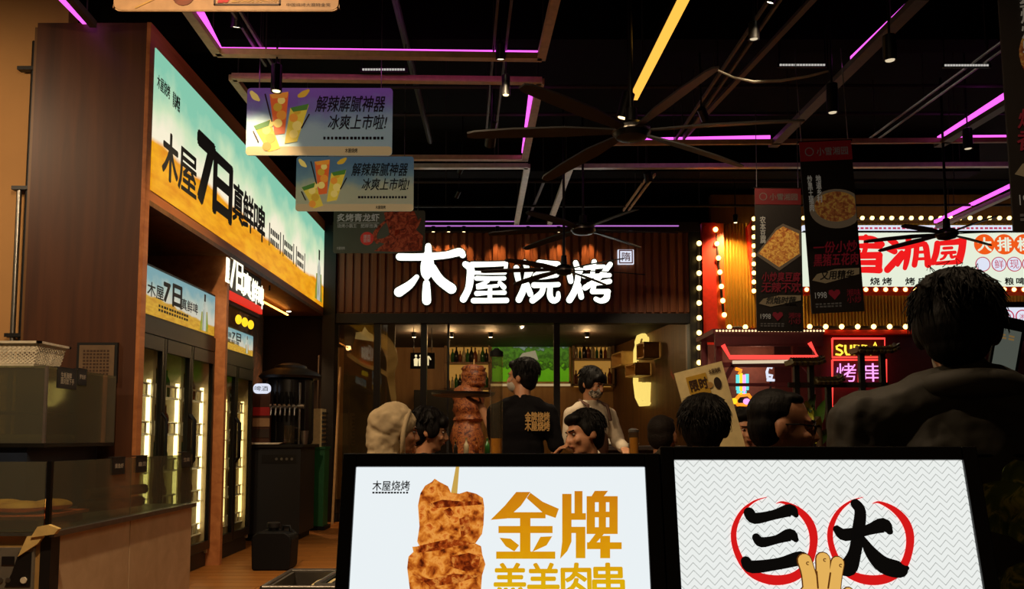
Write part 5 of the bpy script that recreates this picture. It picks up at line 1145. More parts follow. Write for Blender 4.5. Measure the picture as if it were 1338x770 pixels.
# little tiled pagoda gate
PY = 8.4; px = facepx(T(0, PY, 0))
t = thing('pagoda_gate', 'ornamental gate with small upturned tiled roofs behind the diners', 'ornament', (0, PY, 0))
def eave(x0, x1, y, up0, up1, th=7):
    n = 12; top = []; 
    for i in range(n+1):
        u = i/n; lift = up0*max(0, 1-u*4)**2+up1*max(0, u*4-3)**2; q = px(x0+(x1-x0)*u, y-lift); top.append(Vector((q[0], 0, q[1])))
    h = th*PY/FOC
    rf = obj('roof', MB().add([v for p in top for v in ((p.x, -.1, p.z-h), (p.x, .1, p.z-h), (p.x, .14, p.z), (p.x, -.14, p.z))], [(4*i+j, 4*i+(j+1) % 4, 4*i+4+(j+1) % 4, 4*i+4+j) for i in range(n) for j in range(4)]+[(3, 2, 1, 0), (4*n, 4*n+1, 4*n+2, 4*n+3)]), 'bronze', t, local=True)
    for i in range(n):
        c = (top[i]+top[i+1])/2; obj('tile', MB().tube([(c.x, -.15, c.z-h*.9), (c.x, -.04, c.z+.012)], .018, 6), 'tile_dark' if i % 2 else 'bronze', rf, local=True, smooth=60)
eave(1030, 1072, 471, 0, 4); eave(1062, 1096, 496, 0, 6); eave(1115, 1168, 456, 1, 6)
for x, y in ((1040, 478), (1059, 478), (1082, 503), (1125, 463), (1152, 463)):
    q = px(x, y); obj('post', B((q[0]-.025, -.03, 0), (q[0]+.025, .03, q[1]+.02)), 'black_paint', t, local=True)
q0, q1 = px(1030, 503), px(1160, 500); obj('tie_beam', B((q0[0], -.02, q1[1]-.05), (q1[0], .02, q1[1])), 'dark_brown', t, local=True)
# ---------------------------------------------------------------- inside the shop
IYF = IY-.05; px = facepx(T(0, IYF, 0))
def screen_print():
    m, nt, b, L = nodes_of('tv_picture'); tc = N(nt, 'ShaderNodeTexCoord'); sp = N(nt, 'ShaderNodeSeparateXYZ'); L.new(tc.outputs['Object'], sp.inputs[0])
    nz = N(nt, 'ShaderNodeTexNoise', i_Scale=11.0, i_Detail=6.0); L.new(tc.outputs['Object'], nz.inputs['Vector'])
    ma = N(nt, 'ShaderNodeMath', operation='MULTIPLY_ADD'); L.new(nz.outputs[0], ma.inputs[0]); ma.inputs[1].default_value = .5; L.new(sp.outputs[2], ma.inputs[2])
    r = ramp(nt, [(.0, '4c9c10'), (.50, '5cb018'), (.54, '1c4410'), (.62, '4a8a24'), (.70, '26561a'), (.80, '4c8c2c'), (.88, '2c5c20'), (.92, '7a9cb0')]); r.color_ramp.interpolation = 'LINEAR'
    sc_ = N(nt, 'ShaderNodeMath', operation='MULTIPLY'); L.new(ma.outputs[0], sc_.inputs[0]); sc_.inputs[1].default_value = .92; L.new(sc_.outputs[0], r.inputs[0])
    L.new(r.outputs[0], b.inputs['Base Color']); L.new(r.outputs[0], b.inputs['Emission Color']); b.inputs['Emission Strength'].default_value = .9
screen_print()
a, b = px(641, 501), px(745, 442)
t = thing('television', 'wall television showing a green meadow with a white tent', 'television', (a[0], IYF, a[1])); W, H = b[0]-a[0], b[1]-a[1]
obj('screen', B((.03, -.05, .03), (W-.03, -.04, H-.03)), 'tv_picture', t, local=True)
mb = MB()
for lo, hi in (((0, 0), (W, .03)), ((0, H-.03), (W, H)), ((0, 0), (.03, H)), ((W-.03, 0), (W, H))): mb.box((lo[0], -.06, lo[1]), (hi[0], .0, hi[1]))
obj('bezel', mb, 'pale_wood', t, local=True); glow('tent_white', 'b8b8a8', .8); obj('tent_picture', MB().poly([(W*.33, H*.5), (W*.40, H*.66), (W*.56, H*.72), (W*.6, H*.5), (W*.5, H*.55)], -.053, -.05), 'tent_white', t, local=True)
t = thing('cove_lamp', 'slim warm cove lamp glowing under the television', 'lamp', (0, IYF, 0)); a, b = px(641, 505), px(745, 502); obj('tube', B((a[0], -.08, a[1]), (b[0], -.03, b[1])), 'lamp_dim', t, local=True); a, b = px(645, 441), px(745, 439); obj('tube', B((a[0], -.08, a[1]), (b[0], -.03, b[1])), 'warm_glow', t, local=True)
def shelf_unit(label, x0, x1, rows, y0, y1):
    a, b = px(x0, y1), px(x1, y0); t = thing('bottle_shelf', label, 'shelf', (a[0], IYF, a[1])); W, H = b[0]-a[0], b[1]-a[1]
    obj('painted_glow_panel', B((0, .0, 0), (W, .02, H)), 'warm_glow', t, local=True)  # glow put into the shelf back in place of light falling on it
    for k, yy_ in enumerate(rows):
        z = px(x0, yy_)[1]-a[1]; obj('board', B((-.02, -.3, z-.03), (W+.02, .0, z)), 'interior_wood', t, local=True)
    for x in (0, W): obj('upright', B((x-.02, -.3, 0), (x+.02, 0, H)), 'interior_wood', t, local=True)
    return [px(x0, r)[1] for r in rows], a[0], b[0]
ORD = 'first second third fourth fifth sixth seventh eighth ninth tenth eleventh'.split()
mats = ['bottle_clear', 'bottle_amber', 'bottle_dark', 'bottle_green']
zr, xa, xb = shelf_unit('bottle shelf with painted glow behind, to the television side nearest the meat model', 583, 640, (475, 508), 442, 512)
for k, z in enumerate(zr):
    for i in range(11): m = mats[(i*3+k) % 4]; bottle('%s bottle, %s along the %s board of the shelf by the meat model' % (m.split('_')[1], ORD[i], ['upper', 'lower'][k]), (xa+.06+i*(xb-xa-.12)/10, IYF-.15, z), random.uniform(.22, .33), m, 'bottles on the shelf by the meat model')
zr, xa, xb = shelf_unit('bottle shelf with painted glow behind, between the television and the wooden side wall', 748, 799, (470, 503), 443, 506)
for k, z in enumerate(zr):
    for i in range(9): m = mats[(i*3+k) % 4]; bottle('%s bottle, %s along the %s board of the shelf by the wooden wall' % (m.split('_')[1], ORD[i], ['upper', 'lower'][k]), (xa+.06+i*(xb-xa-.12)/8, IYF-.15, z), random.uniform(.2, .33), m, 'bottles on the shelf by the wooden wall')
# wooden side wall: boxes with painted glow and glowing bottle emblem
ang = math.atan2(-(IY-FY-.15), .62); MW = T(2.0-.07, IY, 0) @ Matrix.Rotation(ang, 4, 'Z'); px = facepx(MW); eul = MW.to_euler()
def wbox(label, x0, x1, y0, y1, d=.28):
    t = thing('wall_box', label, 'shelf', tuple(MW.translation), tuple(eul)); a, b = px(x0, y1), px(x1, y0); f = .025
    for lo, hi in (((a[0], a[1]), (b[0], a[1]+f)), ((a[0], b[1]-f), (b[0], b[1])), ((a[0], a[1]), (a[0]+f, b[1])), ((b[0]-f, a[1]), (b[0], b[1]))): obj('side', B((lo[0], -d, lo[1]), (hi[0], 0, hi[1])), 'pale_wood', t, local=True)
    obj('painted_glow_panel', B((a[0], -.02, a[1]), (b[0], -.005, b[1])), 'warm_glow', t, local=True)  # painted glow stands in for light inside the box
    bp = MW @ Vector(((a[0]+b[0])/2, -.14, a[1]+f)); return bp
for lab, q in (('open wall box with painted glow left of the glowing emblem', (818, 832, 459, 482)), ('open wall box with painted glow right of the glowing emblem', (853, 863, 447, 471)), ('open wall box set into the glowing emblem', (837, 851, 474, 494))):
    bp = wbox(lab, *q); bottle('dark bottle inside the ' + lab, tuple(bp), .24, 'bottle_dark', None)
t = thing('glowing_emblem', 'cream neon emblem shaped like a tall bottle on the wooden wall', 'neon sign', tuple(MW.translation), tuple(eul))
def nl(pts, r): mb = MB().tube([(px(*p)[0], -.04, px(*p)[1]) for p in pts], r, 6); obj('neon_tube', mb, 'neon_cream', t, local=True, smooth=60)
nl([(843, 438), (838, 440), (835.5, 447), (836, 452), (834, 458), (833.5, 500), (836, 520), (840, 528), (850, 527)], .05)
nl([(843, 438), (846, 441)], .05); nl([(838, 458), (837, 470)], .06); nl([(838, 500), (839, 522)], .06); nl([(844, 500), (844, 524)], .06); nl([(850, 500), (849, 525)], .05)
for x, y in ((844, 447), (846, 452), (848, 444), (845, 460), (848, 466)): q = px(x, y); obj('neon_dot', MB().disc(q, .05, -.05, -.01, 10), 'neon_cream', t, local=True)
# restroom sign, glass door poster of a beer mug
px = facepx(T(0, 13.6, 0)); a, b = px(536, 482), px(568, 461)
t = thing('restroom_sign', 'black hanging restroom sign with two white figures and an arrow', 'sign', (0, 13.6, 0)); obj('plate', B((a[0], 0, a[1]), (b[0], .03, b[1])), 'black_paint', t, local=True)
for x in (a[0]+.05, b[0]-.05): obj('rod', MB().tube([(x, .015, b[1]), (x, .015, 2.98)], .006, 6), 'black_paint', t, local=True)
for x in (543.5, 549.5):
    q = px(x, 472); obj('figure', MB().poly([(q[0]-.028, q[1]-.08), (q[0]+.028, q[1]-.08), (q[0]+.035, q[1]+.03), (q[0], q[1]+.06), (q[0]-.035, q[1]+.03)], -.008, -.001), 'bright_letter', t, local=True); obj('figure_head', MB().disc((q[0], q[1]+.085), .02, -.008, -.001, 12), 'bright_letter', t, local=True)
q = px(559.5, 471.5); mb = MB().stroke([(q[0], q[1]-.07, .01), (q[0], q[1]+.06, .01)], -.008, -.001); mb.stroke([(q[0]-.04, q[1]+.02, .01), (q[0], q[1]+.07, .01), (q[0]+.04, q[1]+.02, .01)], -.008, -.001); obj('arrow', mb, 'bright_letter', t, local=True)
px = facepx(T(0, FY+.3, 0)); t = thing('mug_poster', 'large beer mug picture panel behind the narrow glass panes', 'picture', (0, FY+.3, 0))
printed('mug_amber', [(.3, '3a2008'), (.7, '7a4c1c')], 4, s=.35); printed('mug_foam', [(.3, '8a7444'), (.7, 'b49c68')], 7, s=.6); printed('mug_glass', [(.3, '6a4a20'), (.7, '94703c')], 5, s=.5); printed('poster_brown', [(.3, '1c1208'), (.7, '38260f')], 3, s=.5)  # glow put into the mug prints, as no lamp reaches their front
def pz(pts): return [px(440+x/7, 420+y/7) for x, y in pts]
a, b = px(447, 585), px(516, 424); obj('sheet', B((a[0], .02, .0), (b[0], .04, b[1])), 'poster_brown', t, local=True)
obj('mug_body', MB().poly(pz([(165, 160), (335, 185), (340, 440), (250, 410), (120, 320)]), .01, .02), 'mug_amber', t, local=True); obj('mug_foam', MB().poly(pz([(175, 100), (230, 95), (255, 50), (290, 100), (330, 120), (335, 185), (165, 160)]), .005, .02), 'mug_foam', t, local=True)
mb = MB().stroke([p+(r,) for p, r in zip(pz([(380, 150), (440, 190), (490, 280), (505, 380), (490, 480), (505, 600), (520, 720)]), (.08, .09, .09, .08, .06, .05, .04))], .006, .02); obj('mug_handle', mb, 'mug_glass', t, local=True)
mb = MB().stroke([p+(.03,) for p in pz([(110, 310), (250, 400), (400, 450), (510, 530)])], .004, .02); obj('mug_rim', mb, 'mug_glass', t, local=True)
# tall dark cabinet and lit glass left behind the panes
obj('dark_cabinet', B((-1.9, 15.9, 0), (-1.15, IY-.02, 2.1)), 'black_paint', bevel=.01, label='tall dark cupboard inside beneath the restroom sign', category='cupboard')
# ---------------------------------------------------------------- giant meat skewer model
mp = thing('meat_model', 'giant roasted meat stack model on a dark plinth near the glass', 'meat model', (-.47, 8.6, 0)); px = facepx(T(0, 8.6, 0))
obj('plinth', B((-.75, 8.4, 0), (-.2, 8.8, .35)), 'black_paint', mp)
def lump(name, cx, z0, z1, r, seed):
    random.seed(seed); mb = MB(); prof = []; n = 12
    for i in range(n+1):
        u = i/n; rr = r*(.92+.08*math.sin(math.pi*u))*(1+random.uniform(-.08, .08)); prof.append((max(.02, rr*(0.8 if i in (0, n) else 1)), z0+(z1-z0)*u))
    mb.lathe(prof, (cx, 8.6, 0), 20); mb.v = [(v[0]+random.uniform(-.012, .012), v[1]+random.uniform(-.012, .012), v[2]+random.uniform(-.01, .01)) for v in mb.v]; return mb
xc = px(615, 500)[0]
obj('meat_chunk', lump('m', xc+.03, px(0, 506)[1], px(0, 478)[1], .125, 1), 'meat_model', mp, smooth=70); obj('meat_chunk', lump('m', xc-.02, px(0, 552)[1], px(0, 505)[1], .155, 2), 'meat_model', mp, smooth=70); obj('meat_chunk', lump('m', xc-.03, .36, px(0, 551)[1], .165, 3), 'meat_model', mp, smooth=70)
obj('skewer_stick', MB().tube([(xc+.03, 8.6, 1.85), (xc+.035, 8.6, 2.0)], [.012, .007], 8), 'pale_wood', mp, smooth=60)
random.seed(11)
# ---------------------------------------------------------------- tables, stools and what stands on them
def table(label, x, y, w, d, h=.75):
    t = thing('dining_table', label, 'table', (x, y, 0))
    obj('table_top', B((x-w/2, y-d/2, h-.04), (x+w/2, y+d/2, h)), 'table_top', t, bevel=.006)
    obj('column', MB().tube([(x, y, .03), (x, y, h-.04)], .035, 10), 'black_metal', t, smooth=50); obj('base', B((x-.22, y-.22, 0), (x+.22, y+.22, .03)), 'black_metal', t, bevel=.008)
def stool(label, x, y, h):
    t = thing('stool', label, 'stool', (x, y, 0), group='diner stools')
    obj('seat', MB().lathe([(.15, h-.04), (.17, h-.03), (.17, h-.008), (.16, h)], (x, y, 0), 18), 'stool_wood', t, smooth=40)
    for k in range(4):
        a = math.pi/4+k*math.pi/2; obj('leg', MB().tube([(x+.1*math.cos(a), y+.1*math.sin(a), h-.04), (x+.17*math.cos(a), y+.17*math.sin(a), 0)], .014, 8), 'stool_wood', t, smooth=50)
table('dark dining table beside the hooded diner', -.08, 4.75, .7, .6)
table('dark dining table nearest the lightboxes among the right diners', 1.5, 3.05, .5, .8)
# beer tower dispenser
p = atY(648.5, 592, 4.7); X0 = p.x
t = thing('beer_tower', 'clear tall beer tower dispenser with a black cap on a table', 'dispenser', (X0, 4.7, .75)); zt = atY(648, 460, 4.7).z
obj('base', MB().lathe([(.1, .75), (.1, .78), (.05, .82), (.045, .95)], (X0, 4.7, 0), 16), 'black_metal', t, smooth=40)
obj('tube', MB().lathe([(.036, .93), (.036, zt-.02), (.033, zt-.02), (.033, .94)], (X0, 4.7, 0), 16), 'tube_plastic', t, smooth=40); flat('beer_yellow', 'c88a18', .3); obj('beer', MB().lathe([(.031, .95), (.031, atY(648, 573, 4.7).z)], (X0, 4.7, 0), 16), 'beer_yellow', t, smooth=40)
obj('cap', MB().lathe([(.038, zt-.025), (.038, zt), (.02, zt+.012), (.012, zt+.02)], (X0, 4.7, 0), 16), 'black_rubber', t, smooth=40); obj('tap', MB().tube([(X0, 4.66, .98), (X0, 4.61, .98), (X0, 4.6, .94)], .01, 8), 'black_rubber', t, smooth=50)
YT = 5.6; p = atY(828, 572, YT); t = thing('yellow_tower', 'glass drinks tower holding yellow beer beside the waitress', 'dispenser', (p.x, YT, .75))
table('small dark dining table carrying the yellow drinks tower', p.x, YT+.05, .5, .45)
obj('base', MB().lathe([(.07, .75), (.07, .79), (.03, .82), (.03, 1.0)], (p.x, YT, 0), 14), 'steel', t, smooth=40); obj('tube', MB().lathe([(.034, .98), (.034, 1.24), (.031, 1.24), (.031, .99)], (p.x, YT, 0), 14), 'tube_plastic', t, smooth=40); obj('beer', MB().lathe([(.029, 1.0), (.029, 1.2)], (p.x, YT, 0), 14), 'beer_yellow', t, smooth=40); obj('lid', MB().lathe([(.036, 1.235), (.036, 1.25), (.015, 1.262)], (p.x, YT, 0), 14), 'steel', t, smooth=40)
# dark serving counter with plates behind the waitress
t = thing('serving_counter', 'dark serving counter with white plates beside the waitress', 'counter', (1.2, 8.2, 0)); obj('body', B((.75, 7.95, 0), (1.9, 8.45, 1.08)), 'brown_dark_panel', t); obj('top', B((.7, 7.9, 1.08), (1.95, 8.5, 1.12)), 'dark_brown', t, bevel=.005)
for i, (x, s_) in enumerate(((.93, .05), (1.1, .06), (1.45, .05))):
    obj('plate', MB().lathe([(.03, 0), (s_, .004), (s_*1.5, .02), (s_*1.5, .024), (s_, .01), (.01, .008)], (x, 8.05, 1.121), 18), 'plate_white', smooth=50, label='white plate on the serving counter, %s from the waitress' % ['first', 'second', 'third'][i], category='plate', group='plates on the serving counter')
obj('standing_plate', MB().disc((.92, 1.2), .055, 8.2, 8.21, 20), 'plate_white', label='round white plate propped upright on the serving counter', category='plate', M=T(0, 0, 0))
# sauce bottles on a low service ledge
t = thing('service_ledge', 'dark narrow service ledge in front of the meat model', 'ledge', (-.3, 7.2, 0)); obj('top', B((-.75, 7.1, 1.0), (.0, 7.35, 1.04)), 'black_paint', t); obj('leg', B((-.72, 7.15, 0), (-.68, 7.3, 1.0)), 'black_paint', t); obj('leg', B((-.06, 7.15, 0), (-.02, 7.3, 1.0)), 'black_paint', t)
for i in range(5): bottle('small %s sauce bottle on the ledge, %s from the beer tower' % (('dark', 'clear', 'amber', 'green', 'dark')[i], ['fifth', 'fourth', 'third', 'second', 'first'][i]), (-.5+i*.09, 7.2, 1.041), .13+.03*(i % 2), ('bottle_dark', 'bottle_clear', 'bottle_amber', 'bottle_green', 'bottle_dark')[i], 'sauce bottles on the ledge')
# tilted cream menu board
Y = 4.15; TL, TR, BR, BL = atY(881, 488, Y), atY(943, 472, Y), atY(948, 640, Y), atY(884, 640, Y)
W = (TR-TL).length; t = thing('menu_board', 'tilted cream menu board sticking up behind the dark-haired diner', 'sign', tuple(TL), (0, -math.atan2(TR.z-TL.z, TR.x-TL.x), 0))
obj('board', B((0, 0, -.5), (W, .012, 0)), 'cream_board', t, local=True); flat('board_yellow', 'b8902a', .6); obj('patch', MB().poly([(W*.2, -.22), (W*.62, -.22), (W*.62, -.035), (W*.2, -.035)], -.003, 0), 'board_yellow', t, local=True)
letters('logo', t, 'ink_brown', '木屋烧烤', W*.68, -.05, W*.92, -.025, y=-.004, bold=.02); letters('headline', t, 'ink_brown', '限时', W*.24, -.11, W*.6, -.055, y=-.005, bold=.03); obj('picture_patch', MB().disc((W*.8, -.1), .018, -.004, 0, 16, .03), 'dark_brown', t, local=True); obj('picture_patch', MB().disc((W*.62, -.1), .02, -.004, 0, 16, .016), 'print_gold', t, local=True)
obj('post', B((W*.45, .012, -1.45), (W*.55, .035, -.1)), 'stool_wood', t, local=True); obj('foot', B((W*.2, -.08, -1.47), (W*.8, .13, -1.44)), 'stool_wood', t, local=True)
# ---------------------------------------------------------------- plants
def leaf(mb, base, tip, wd, sag=.02):
    base = Vector(base); tip = Vector(tip); d = tip-base; n = d.cross(Vector((0, 1, .2))); n.normalize(); m = n.cross(d).normalized(); L_ = []
    for u, k in ((0, .08), (.2, .6), (.45, 1), (.7, .8), (.9, .35), (1, .02)):
        c = base.lerp(tip, u)+m*sag*math.sin(math.pi*u); L_.append((c-n*wd*k, c+m*wd*.25*k, c+n*wd*k))
    k0 = len(mb.v)
    for a, b, c in L_: mb.v += [tuple(a), tuple(b), tuple(c)]
    for i in range(len(L_)-1): a = k0+3*i; mb.f += [(a, a+1, a+4, a+3), (a+1, a+2, a+5, a+4)]
    return mb
t = thing('potted_plant', 'leafy potted plant with yellow green leaves beside the man with glasses', 'plant', (1.62, 4.0, 0)); Y = 4.0
obj('pot', MB().lathe([(.12, 0), (.17, .35), (.19, .36), (.19, .4), (.16, .4), (.15, .3)], (1.48, Y, 0), 18), 'pot_grey', t, smooth=40); obj('stem', MB().tube([(1.48, Y, .3), (1.46, Y, .9), (1.44, Y, 1.3)], .015, 8), 'stem_brown', t, smooth=60)
lf = [((1062, 555), (1053, 523), .02, 'leaf_yellow'), ((1065, 560), (1062, 528), .018, 'leaf_green'), ((1070, 560), (1078, 522), .02, 'leaf_green'), ((1064, 575), (1050, 565), .02, 'leaf_yellow'), ((1070, 585), (1082, 560), .02, 'leaf_green'), ((1060, 590), (1048, 580), .02, 'leaf_dark'), ((1066, 580), (1072, 545), .02, 'leaf_yellow'), ((1058, 540), (1066, 515), .015, 'leaf_dark'), ((1050, 545), (1040, 525), .016, 'leaf_dark')]
for a, b, w_, m_ in lf: obj('leaf', leaf(MB(), atY(*a, Y), atY(*b, Y+random.uniform(-.08, .08)), w_*1.3), m_, t, smooth=60)
Y = 1.55; t = thing('rubber_plant', 'broad dark variegated leaves of a plant beside the ring lightbox', 'plant', (1.3, Y, 0))
obj('pot', MB().lathe([(.13, 0), (.18, .4), (.2, .41), (.2, .45), (.16, .45), (.15, .3)], (1.36, Y, 0), 18), 'pot_grey', t, smooth=40); obj('stem', MB().tube([(1.36, Y, .4), (1.2, Y, .9), (1.08, Y, 1.0)], .014, 8), 'stem_brown', t, smooth=60)
printed('leaf_variegated', [(.35, '4a5c24'), (.5, '6a7a30'), (.58, 'c8bc60'), (.66, '506428')], 22, dist=1.0)
for a, b, w_ in (((1365, 705), (1285, 633), .05), ((1360, 640), (1312, 612), .03), ((1380, 760), (1300, 770), .035), ((1390, 690), (1430, 600), .04), ((1350, 740), (1420, 770), .04), ((1360, 720), (1345, 660), .04)):
    obj('leaf', leaf(MB(), atY(*a, Y), atY(*b, Y-.06), w_), 'leaf_variegated', t, smooth=60)

# ---------------------------------------------------------------- people
def skin_mat(name, col):
    m = flat(name, col, .5, var=.06, scale=25); m.node_tree.nodes['Principled BSDF'].inputs['Subsurface Weight'].default_value = .06; return m
skin_mat('skin', 'b5805c'); skin_mat('skin_b', 'a06c4a')
flat('hair_black', '0d0a08', .6, spec=.15, var=.5, scale=60, bump=.5, stretch=(1, 1, .25)); flat('hair_short', '1a130e', .7, spec=.15, var=.4, scale=120, bump=.4); flat('eye_dark', '0a0706', .2); flat('eye_white', '8c8276', .4); flat('lips', '8a4a3c', .5)
flat('jacket_olive', '302b20', .7, bump=.5, scale=6, var=.25); flat('cloth_black', '0c0a0c', .9, spec=.15, bump=.4, scale=9); flat('cloth_navy', '1c1e26', .8, bump=.4, scale=9); flat('cloth_grey', '6a5a50', .85, bump=.4, scale=9); flat('hoodie_beige', 'a4906e', .9, bump=.7, scale=7, var=.2); flat('shirt_white', 'b8a890', .8, bump=.4, scale=9); flat('apron_brown', '4a2c1c', .7); flat('trouser_dark', '121216', .8); flat('shoe_black', '0c0b0b', .5); flat('mask_white', 'b0a898', .8, bump=.2); printed('shirt_pattern', [(.4, '3a2a24'), (.5, '8a7464'), (.6, '4a2c28')], 30); printed('mask_pattern', [(.45, 'b0a898'), (.55, '3c342c')], 45)
flat('glasses_frame', '14100e', .3, .5)
def remesh(o, vox, it=3):
    m = o.modifiers.new('remesh', 'REMESH'); m.mode = 'VOXEL'; m.voxel_size = vox; m.use_smooth_shade = True
    s_ = o.modifiers.new('smooth', 'SMOOTH'); s_.factor = .5; s_.iterations = it
def folds(o, k, size=.09):
    tx = bpy.data.textures.get('cloth_folds') or bpy.data.textures.new('cloth_folds', 'CLOUDS'); tx.noise_scale = size; tx.noise_depth = 2
    d = o.modifiers.new('folds', 'DISPLACE'); d.texture = tx; d.strength = k; d.mid_level = .5; d.texture_coords = 'LOCAL'
def hand(mb, wrist, dirv, palm_n, curl=.5, spread=.1, side=1):
    """palm, four unequal fingers with two bends and a side thumb"""
    wrist = Vector(wrist); f = Vector(dirv).normalized(); n = Vector(palm_n); n = (n-f*n.dot(f)).normalized(); s_ = f.cross(n)*side
    for k in (-.028, -.01, .01, .028): mb.cap(wrist+f*.01+s_*k*.7, wrist+f*.085+s_*k, .013, .012, 8)
    for k, ln in ((-.03, .062), (-.01, .075), (.01, .08), (.03, .07)):
        b = wrist+f*.085+s_*k; d = f; 
        for seg, fr in enumerate((.45, .32, .25)):
            ang = curl*(.6+.5*seg); d = (d*math.cos(ang*.6)+n*math.sin(ang*.6)).normalized(); e = b+(d+s_*spread*k*8)*ln*fr; mb.cap(b, e, .0095-.001*seg, .0088-.001*seg, 8); b = e
    b = wrist+f*.025+s_*.03; e = b+(s_*.8+f*.6+n*.3).normalized()*.04; mb.cap(b, e, .013, .011, 8); mb.cap(e, e+(f*.8+s_*.2+n*.4).normalized()*.032, .0105, .009, 8)
def person(label, x, y, face, seat=None, s=1.0, lean=0, head=(0, 0, 0), arms=None, top='cloth_black', bottom='trouser_dark', hair='full', hairm='hair_black', skin='skin', vox=.012, bulk=1.0, hood=None, handspec=None, long_sleeve=True, z0=0.0):
    t = thing('person', label, 'person', (x, y, z0), (0, 0, math.radians(face)))
    hipz = (seat+.10) if seat is not None else .92*s
    R = Matrix.Rotation(math.radians(lean), 3, 'X'); hip = Vector((0, 0, hipz))
    def U(a, b, c): return hip+R @ Vector((a*s, b*s, c*s))
    body = MB(); cl = MB(); tr = MB(); g = .018*bulk
    # torso
    shw = .175*(bulk*.3+.7)
    for mb, e in ((body, 0), (cl, g)):
        mb.ell(U(0, .0, .0), ((.155+e)*s, (.105+e)*s, (.12+e)*s), 14, 9); mb.ell(U(0, 0, .17), ((.14+e)*s, (.1+e)*s, (.17+e)*s), 14, 9); mb.ell(U(0, .0, .33), ((.162+e)*s, (.105+e)*s, (.17+e)*s), 14, 9)
        for q in (-1, 1): mb.cap(U(q*.04, .012, .5), U(q*.1, .008, .475), (.045+e*.5)*s, (.05+e*.6)*s); mb.cap(U(q*.1, .008, .465), U(q*shw, .0, .432), (.052+e*.6)*s, (.05+e*.8)*s)
        mb.cap(U(0, .012, .46), U(0, .0, .525), (.062+e*.8)*s, (.055+e*.3)*s)
    body.cap(U(0, .012, .5), U(0, -.01, .6), .055*s, .05*s)
    if top in ('jacket_olive', 'hoodie_beige', 'cloth_navy'): cl.cap(U(0, .03, .51), U(0, .01, .55), .08*s, .07*s)
    if bulk > 2:
        for q in (-1, 1): cl.cap(U(q*.05, .02, .5), U(q*(shw-.02), .0, .435), .088*s, .082*s)
    # arms
    ar = arms or {}
    for q in (-1, 1):
        el, wr = ar.get(q, ((.235*q, .03, .2), (.2*q, -.1, -.02)) if seat is None else ((.235*q, -.06, .22), (.1*q, -.28, .17)))
        S_, E_, W_ = U(q*(shw+.01), 0, .43), U(*el), U(*wr)
        body.cap(S_, E_, .047*s, .039*s); body.cap(E_, W_, .039*s, .027*s)
        cl.cap(S_, E_, (.047+g)*s, (.041+g)*s); 
        if long_sleeve: cl.cap(E_, E_.lerp(W_, .93), (.041+g)*s, (.03+g*.8)*s)
        d = (W_-E_).normalized(); pn = Vector((0, 0, -1)) if abs(d.z) < .8 else Vector((-q, 0, 0)); cu = .5
        if handspec and q in handspec: d2, pn, cu = handspec[q]; d = R @ Vector(d2); pn = R @ Vector(pn)
        hand(body, W_, d, pn, cu, side=q)
    # legs
    for q in (-1, 1):
        H_ = hip+Vector((.09*q*s, 0, -.02)); 
        if seat is not None: Kn = Vector((.11*q, -.42, seat+.07)); An = Vector((.11*q, -.40, .09))
        else: Kn = Vector((.1*q*s, -.01, .49*s)); An = Vector((.1*q*s, .02, .09*s))
        for mb, e in ((body, 0), (tr, .014)):
            mb.cap(H_, Kn, .08*s+e, .056*s+e); mb.cap(Kn, An, .054*s+e, .038*s+e)
            mb.cap(H_, hip, .09*s+e, .1*s+e)
        body.cap(An+Vector((0, .03, -.045)), An+Vector((0, -.14, -.055)), .034, .028)
        sh = MB().cap(An+Vector((0, .035, -.042)), An+Vector((0, -.16, -.05)), .046, .038); sh.v = [(a, b, max(c, .001)) for a, b, c in sh.v]
        obj('shoe', sh, 'shoe_black', t, local=True, smooth=60)
    # head
    hc = U(0, -.025, .68); HR = R @ Euler([math.radians(a) for a in head]).to_matrix(); k = s if s > .97 else .97
    def Hd(a, b, c): return hc+HR @ (Vector((a, b, c))*k)
    def he(mb, c, r): mb.ell(Hd(*c), [q*k for q in r], 16, 10, HR)
    he(body, (0, .012, .03), (.075, .095, .088)); he(body, (0, -.02, -.03), (.064, .072, .085)); he(body, (0, -.036, -.082), (.048, .046, .036)); he(body, (0, -.068, -.098), (.02, .018, .016))
    he(body, (0, -.078, .022), (.052, .018, .014)); body.cap(Hd(0, -.092, .008), Hd(0, -.108, -.03), .009*k, .014*k); he(body, (.013, -.1, -.034), (.009, .01, .008)); he(body, (-.013, -.1, -.034), (.009, .01, .008)); he(body, (0, -.09, -.06), (.024, .01, .010))
    for q in (-1, 1): he(body, (.077*q, .012, -.012), (.011, .022, .034)); he(body, (.04*q, -.07, -.03), (.022, .02, .02))
    body.cap(Hd(0, .02, -.05), U(0, .0, .5), .05*s, .056*s)
    ob = obj('body', body, skin, t, local=True); remesh(ob, vox if vox < .01 else .009, 2)
    ot = obj('jacket' if top == 'jacket_olive' else ('hoodie' if top == 'hoodie_beige' else 'shirt'), cl, top, t, local=True); remesh(ot, vox, 4); folds(ot, .016*min(bulk, 1.5))
    otr = obj('trousers', tr, bottom, t, local=True); remesh(otr, .016, 3)
    fc = MB()
    for q in (-1, 1):
        fc = MB(); e = fc.ell(Hd(.031*q, -.0805, .003), (.013*k, .009*k, .0055*k), 8, 6, HR); ob_e = obj('eye', fc, 'eye_white', t, local=True, smooth=80); obj('iris', MB().ell(Hd(.031*q, -.0868, .003), (.0065*k, .004*k, .0052*k), 8, 6, HR), 'eye_dark', ob_e, local=True, smooth=80)
        obj('eyebrow', MB().cap(Hd(.016*q, -.098, .022), Hd(.048*q, -.084, .025), .0045*k, .003*k, 6), hairm, t, local=True, smooth=80)
    obj('mouth', MB().ell(Hd(0, -.097, -.06), (.021*k, .006*k, .006*k), 10, 6, HR), 'lips', t, local=True, smooth=80)
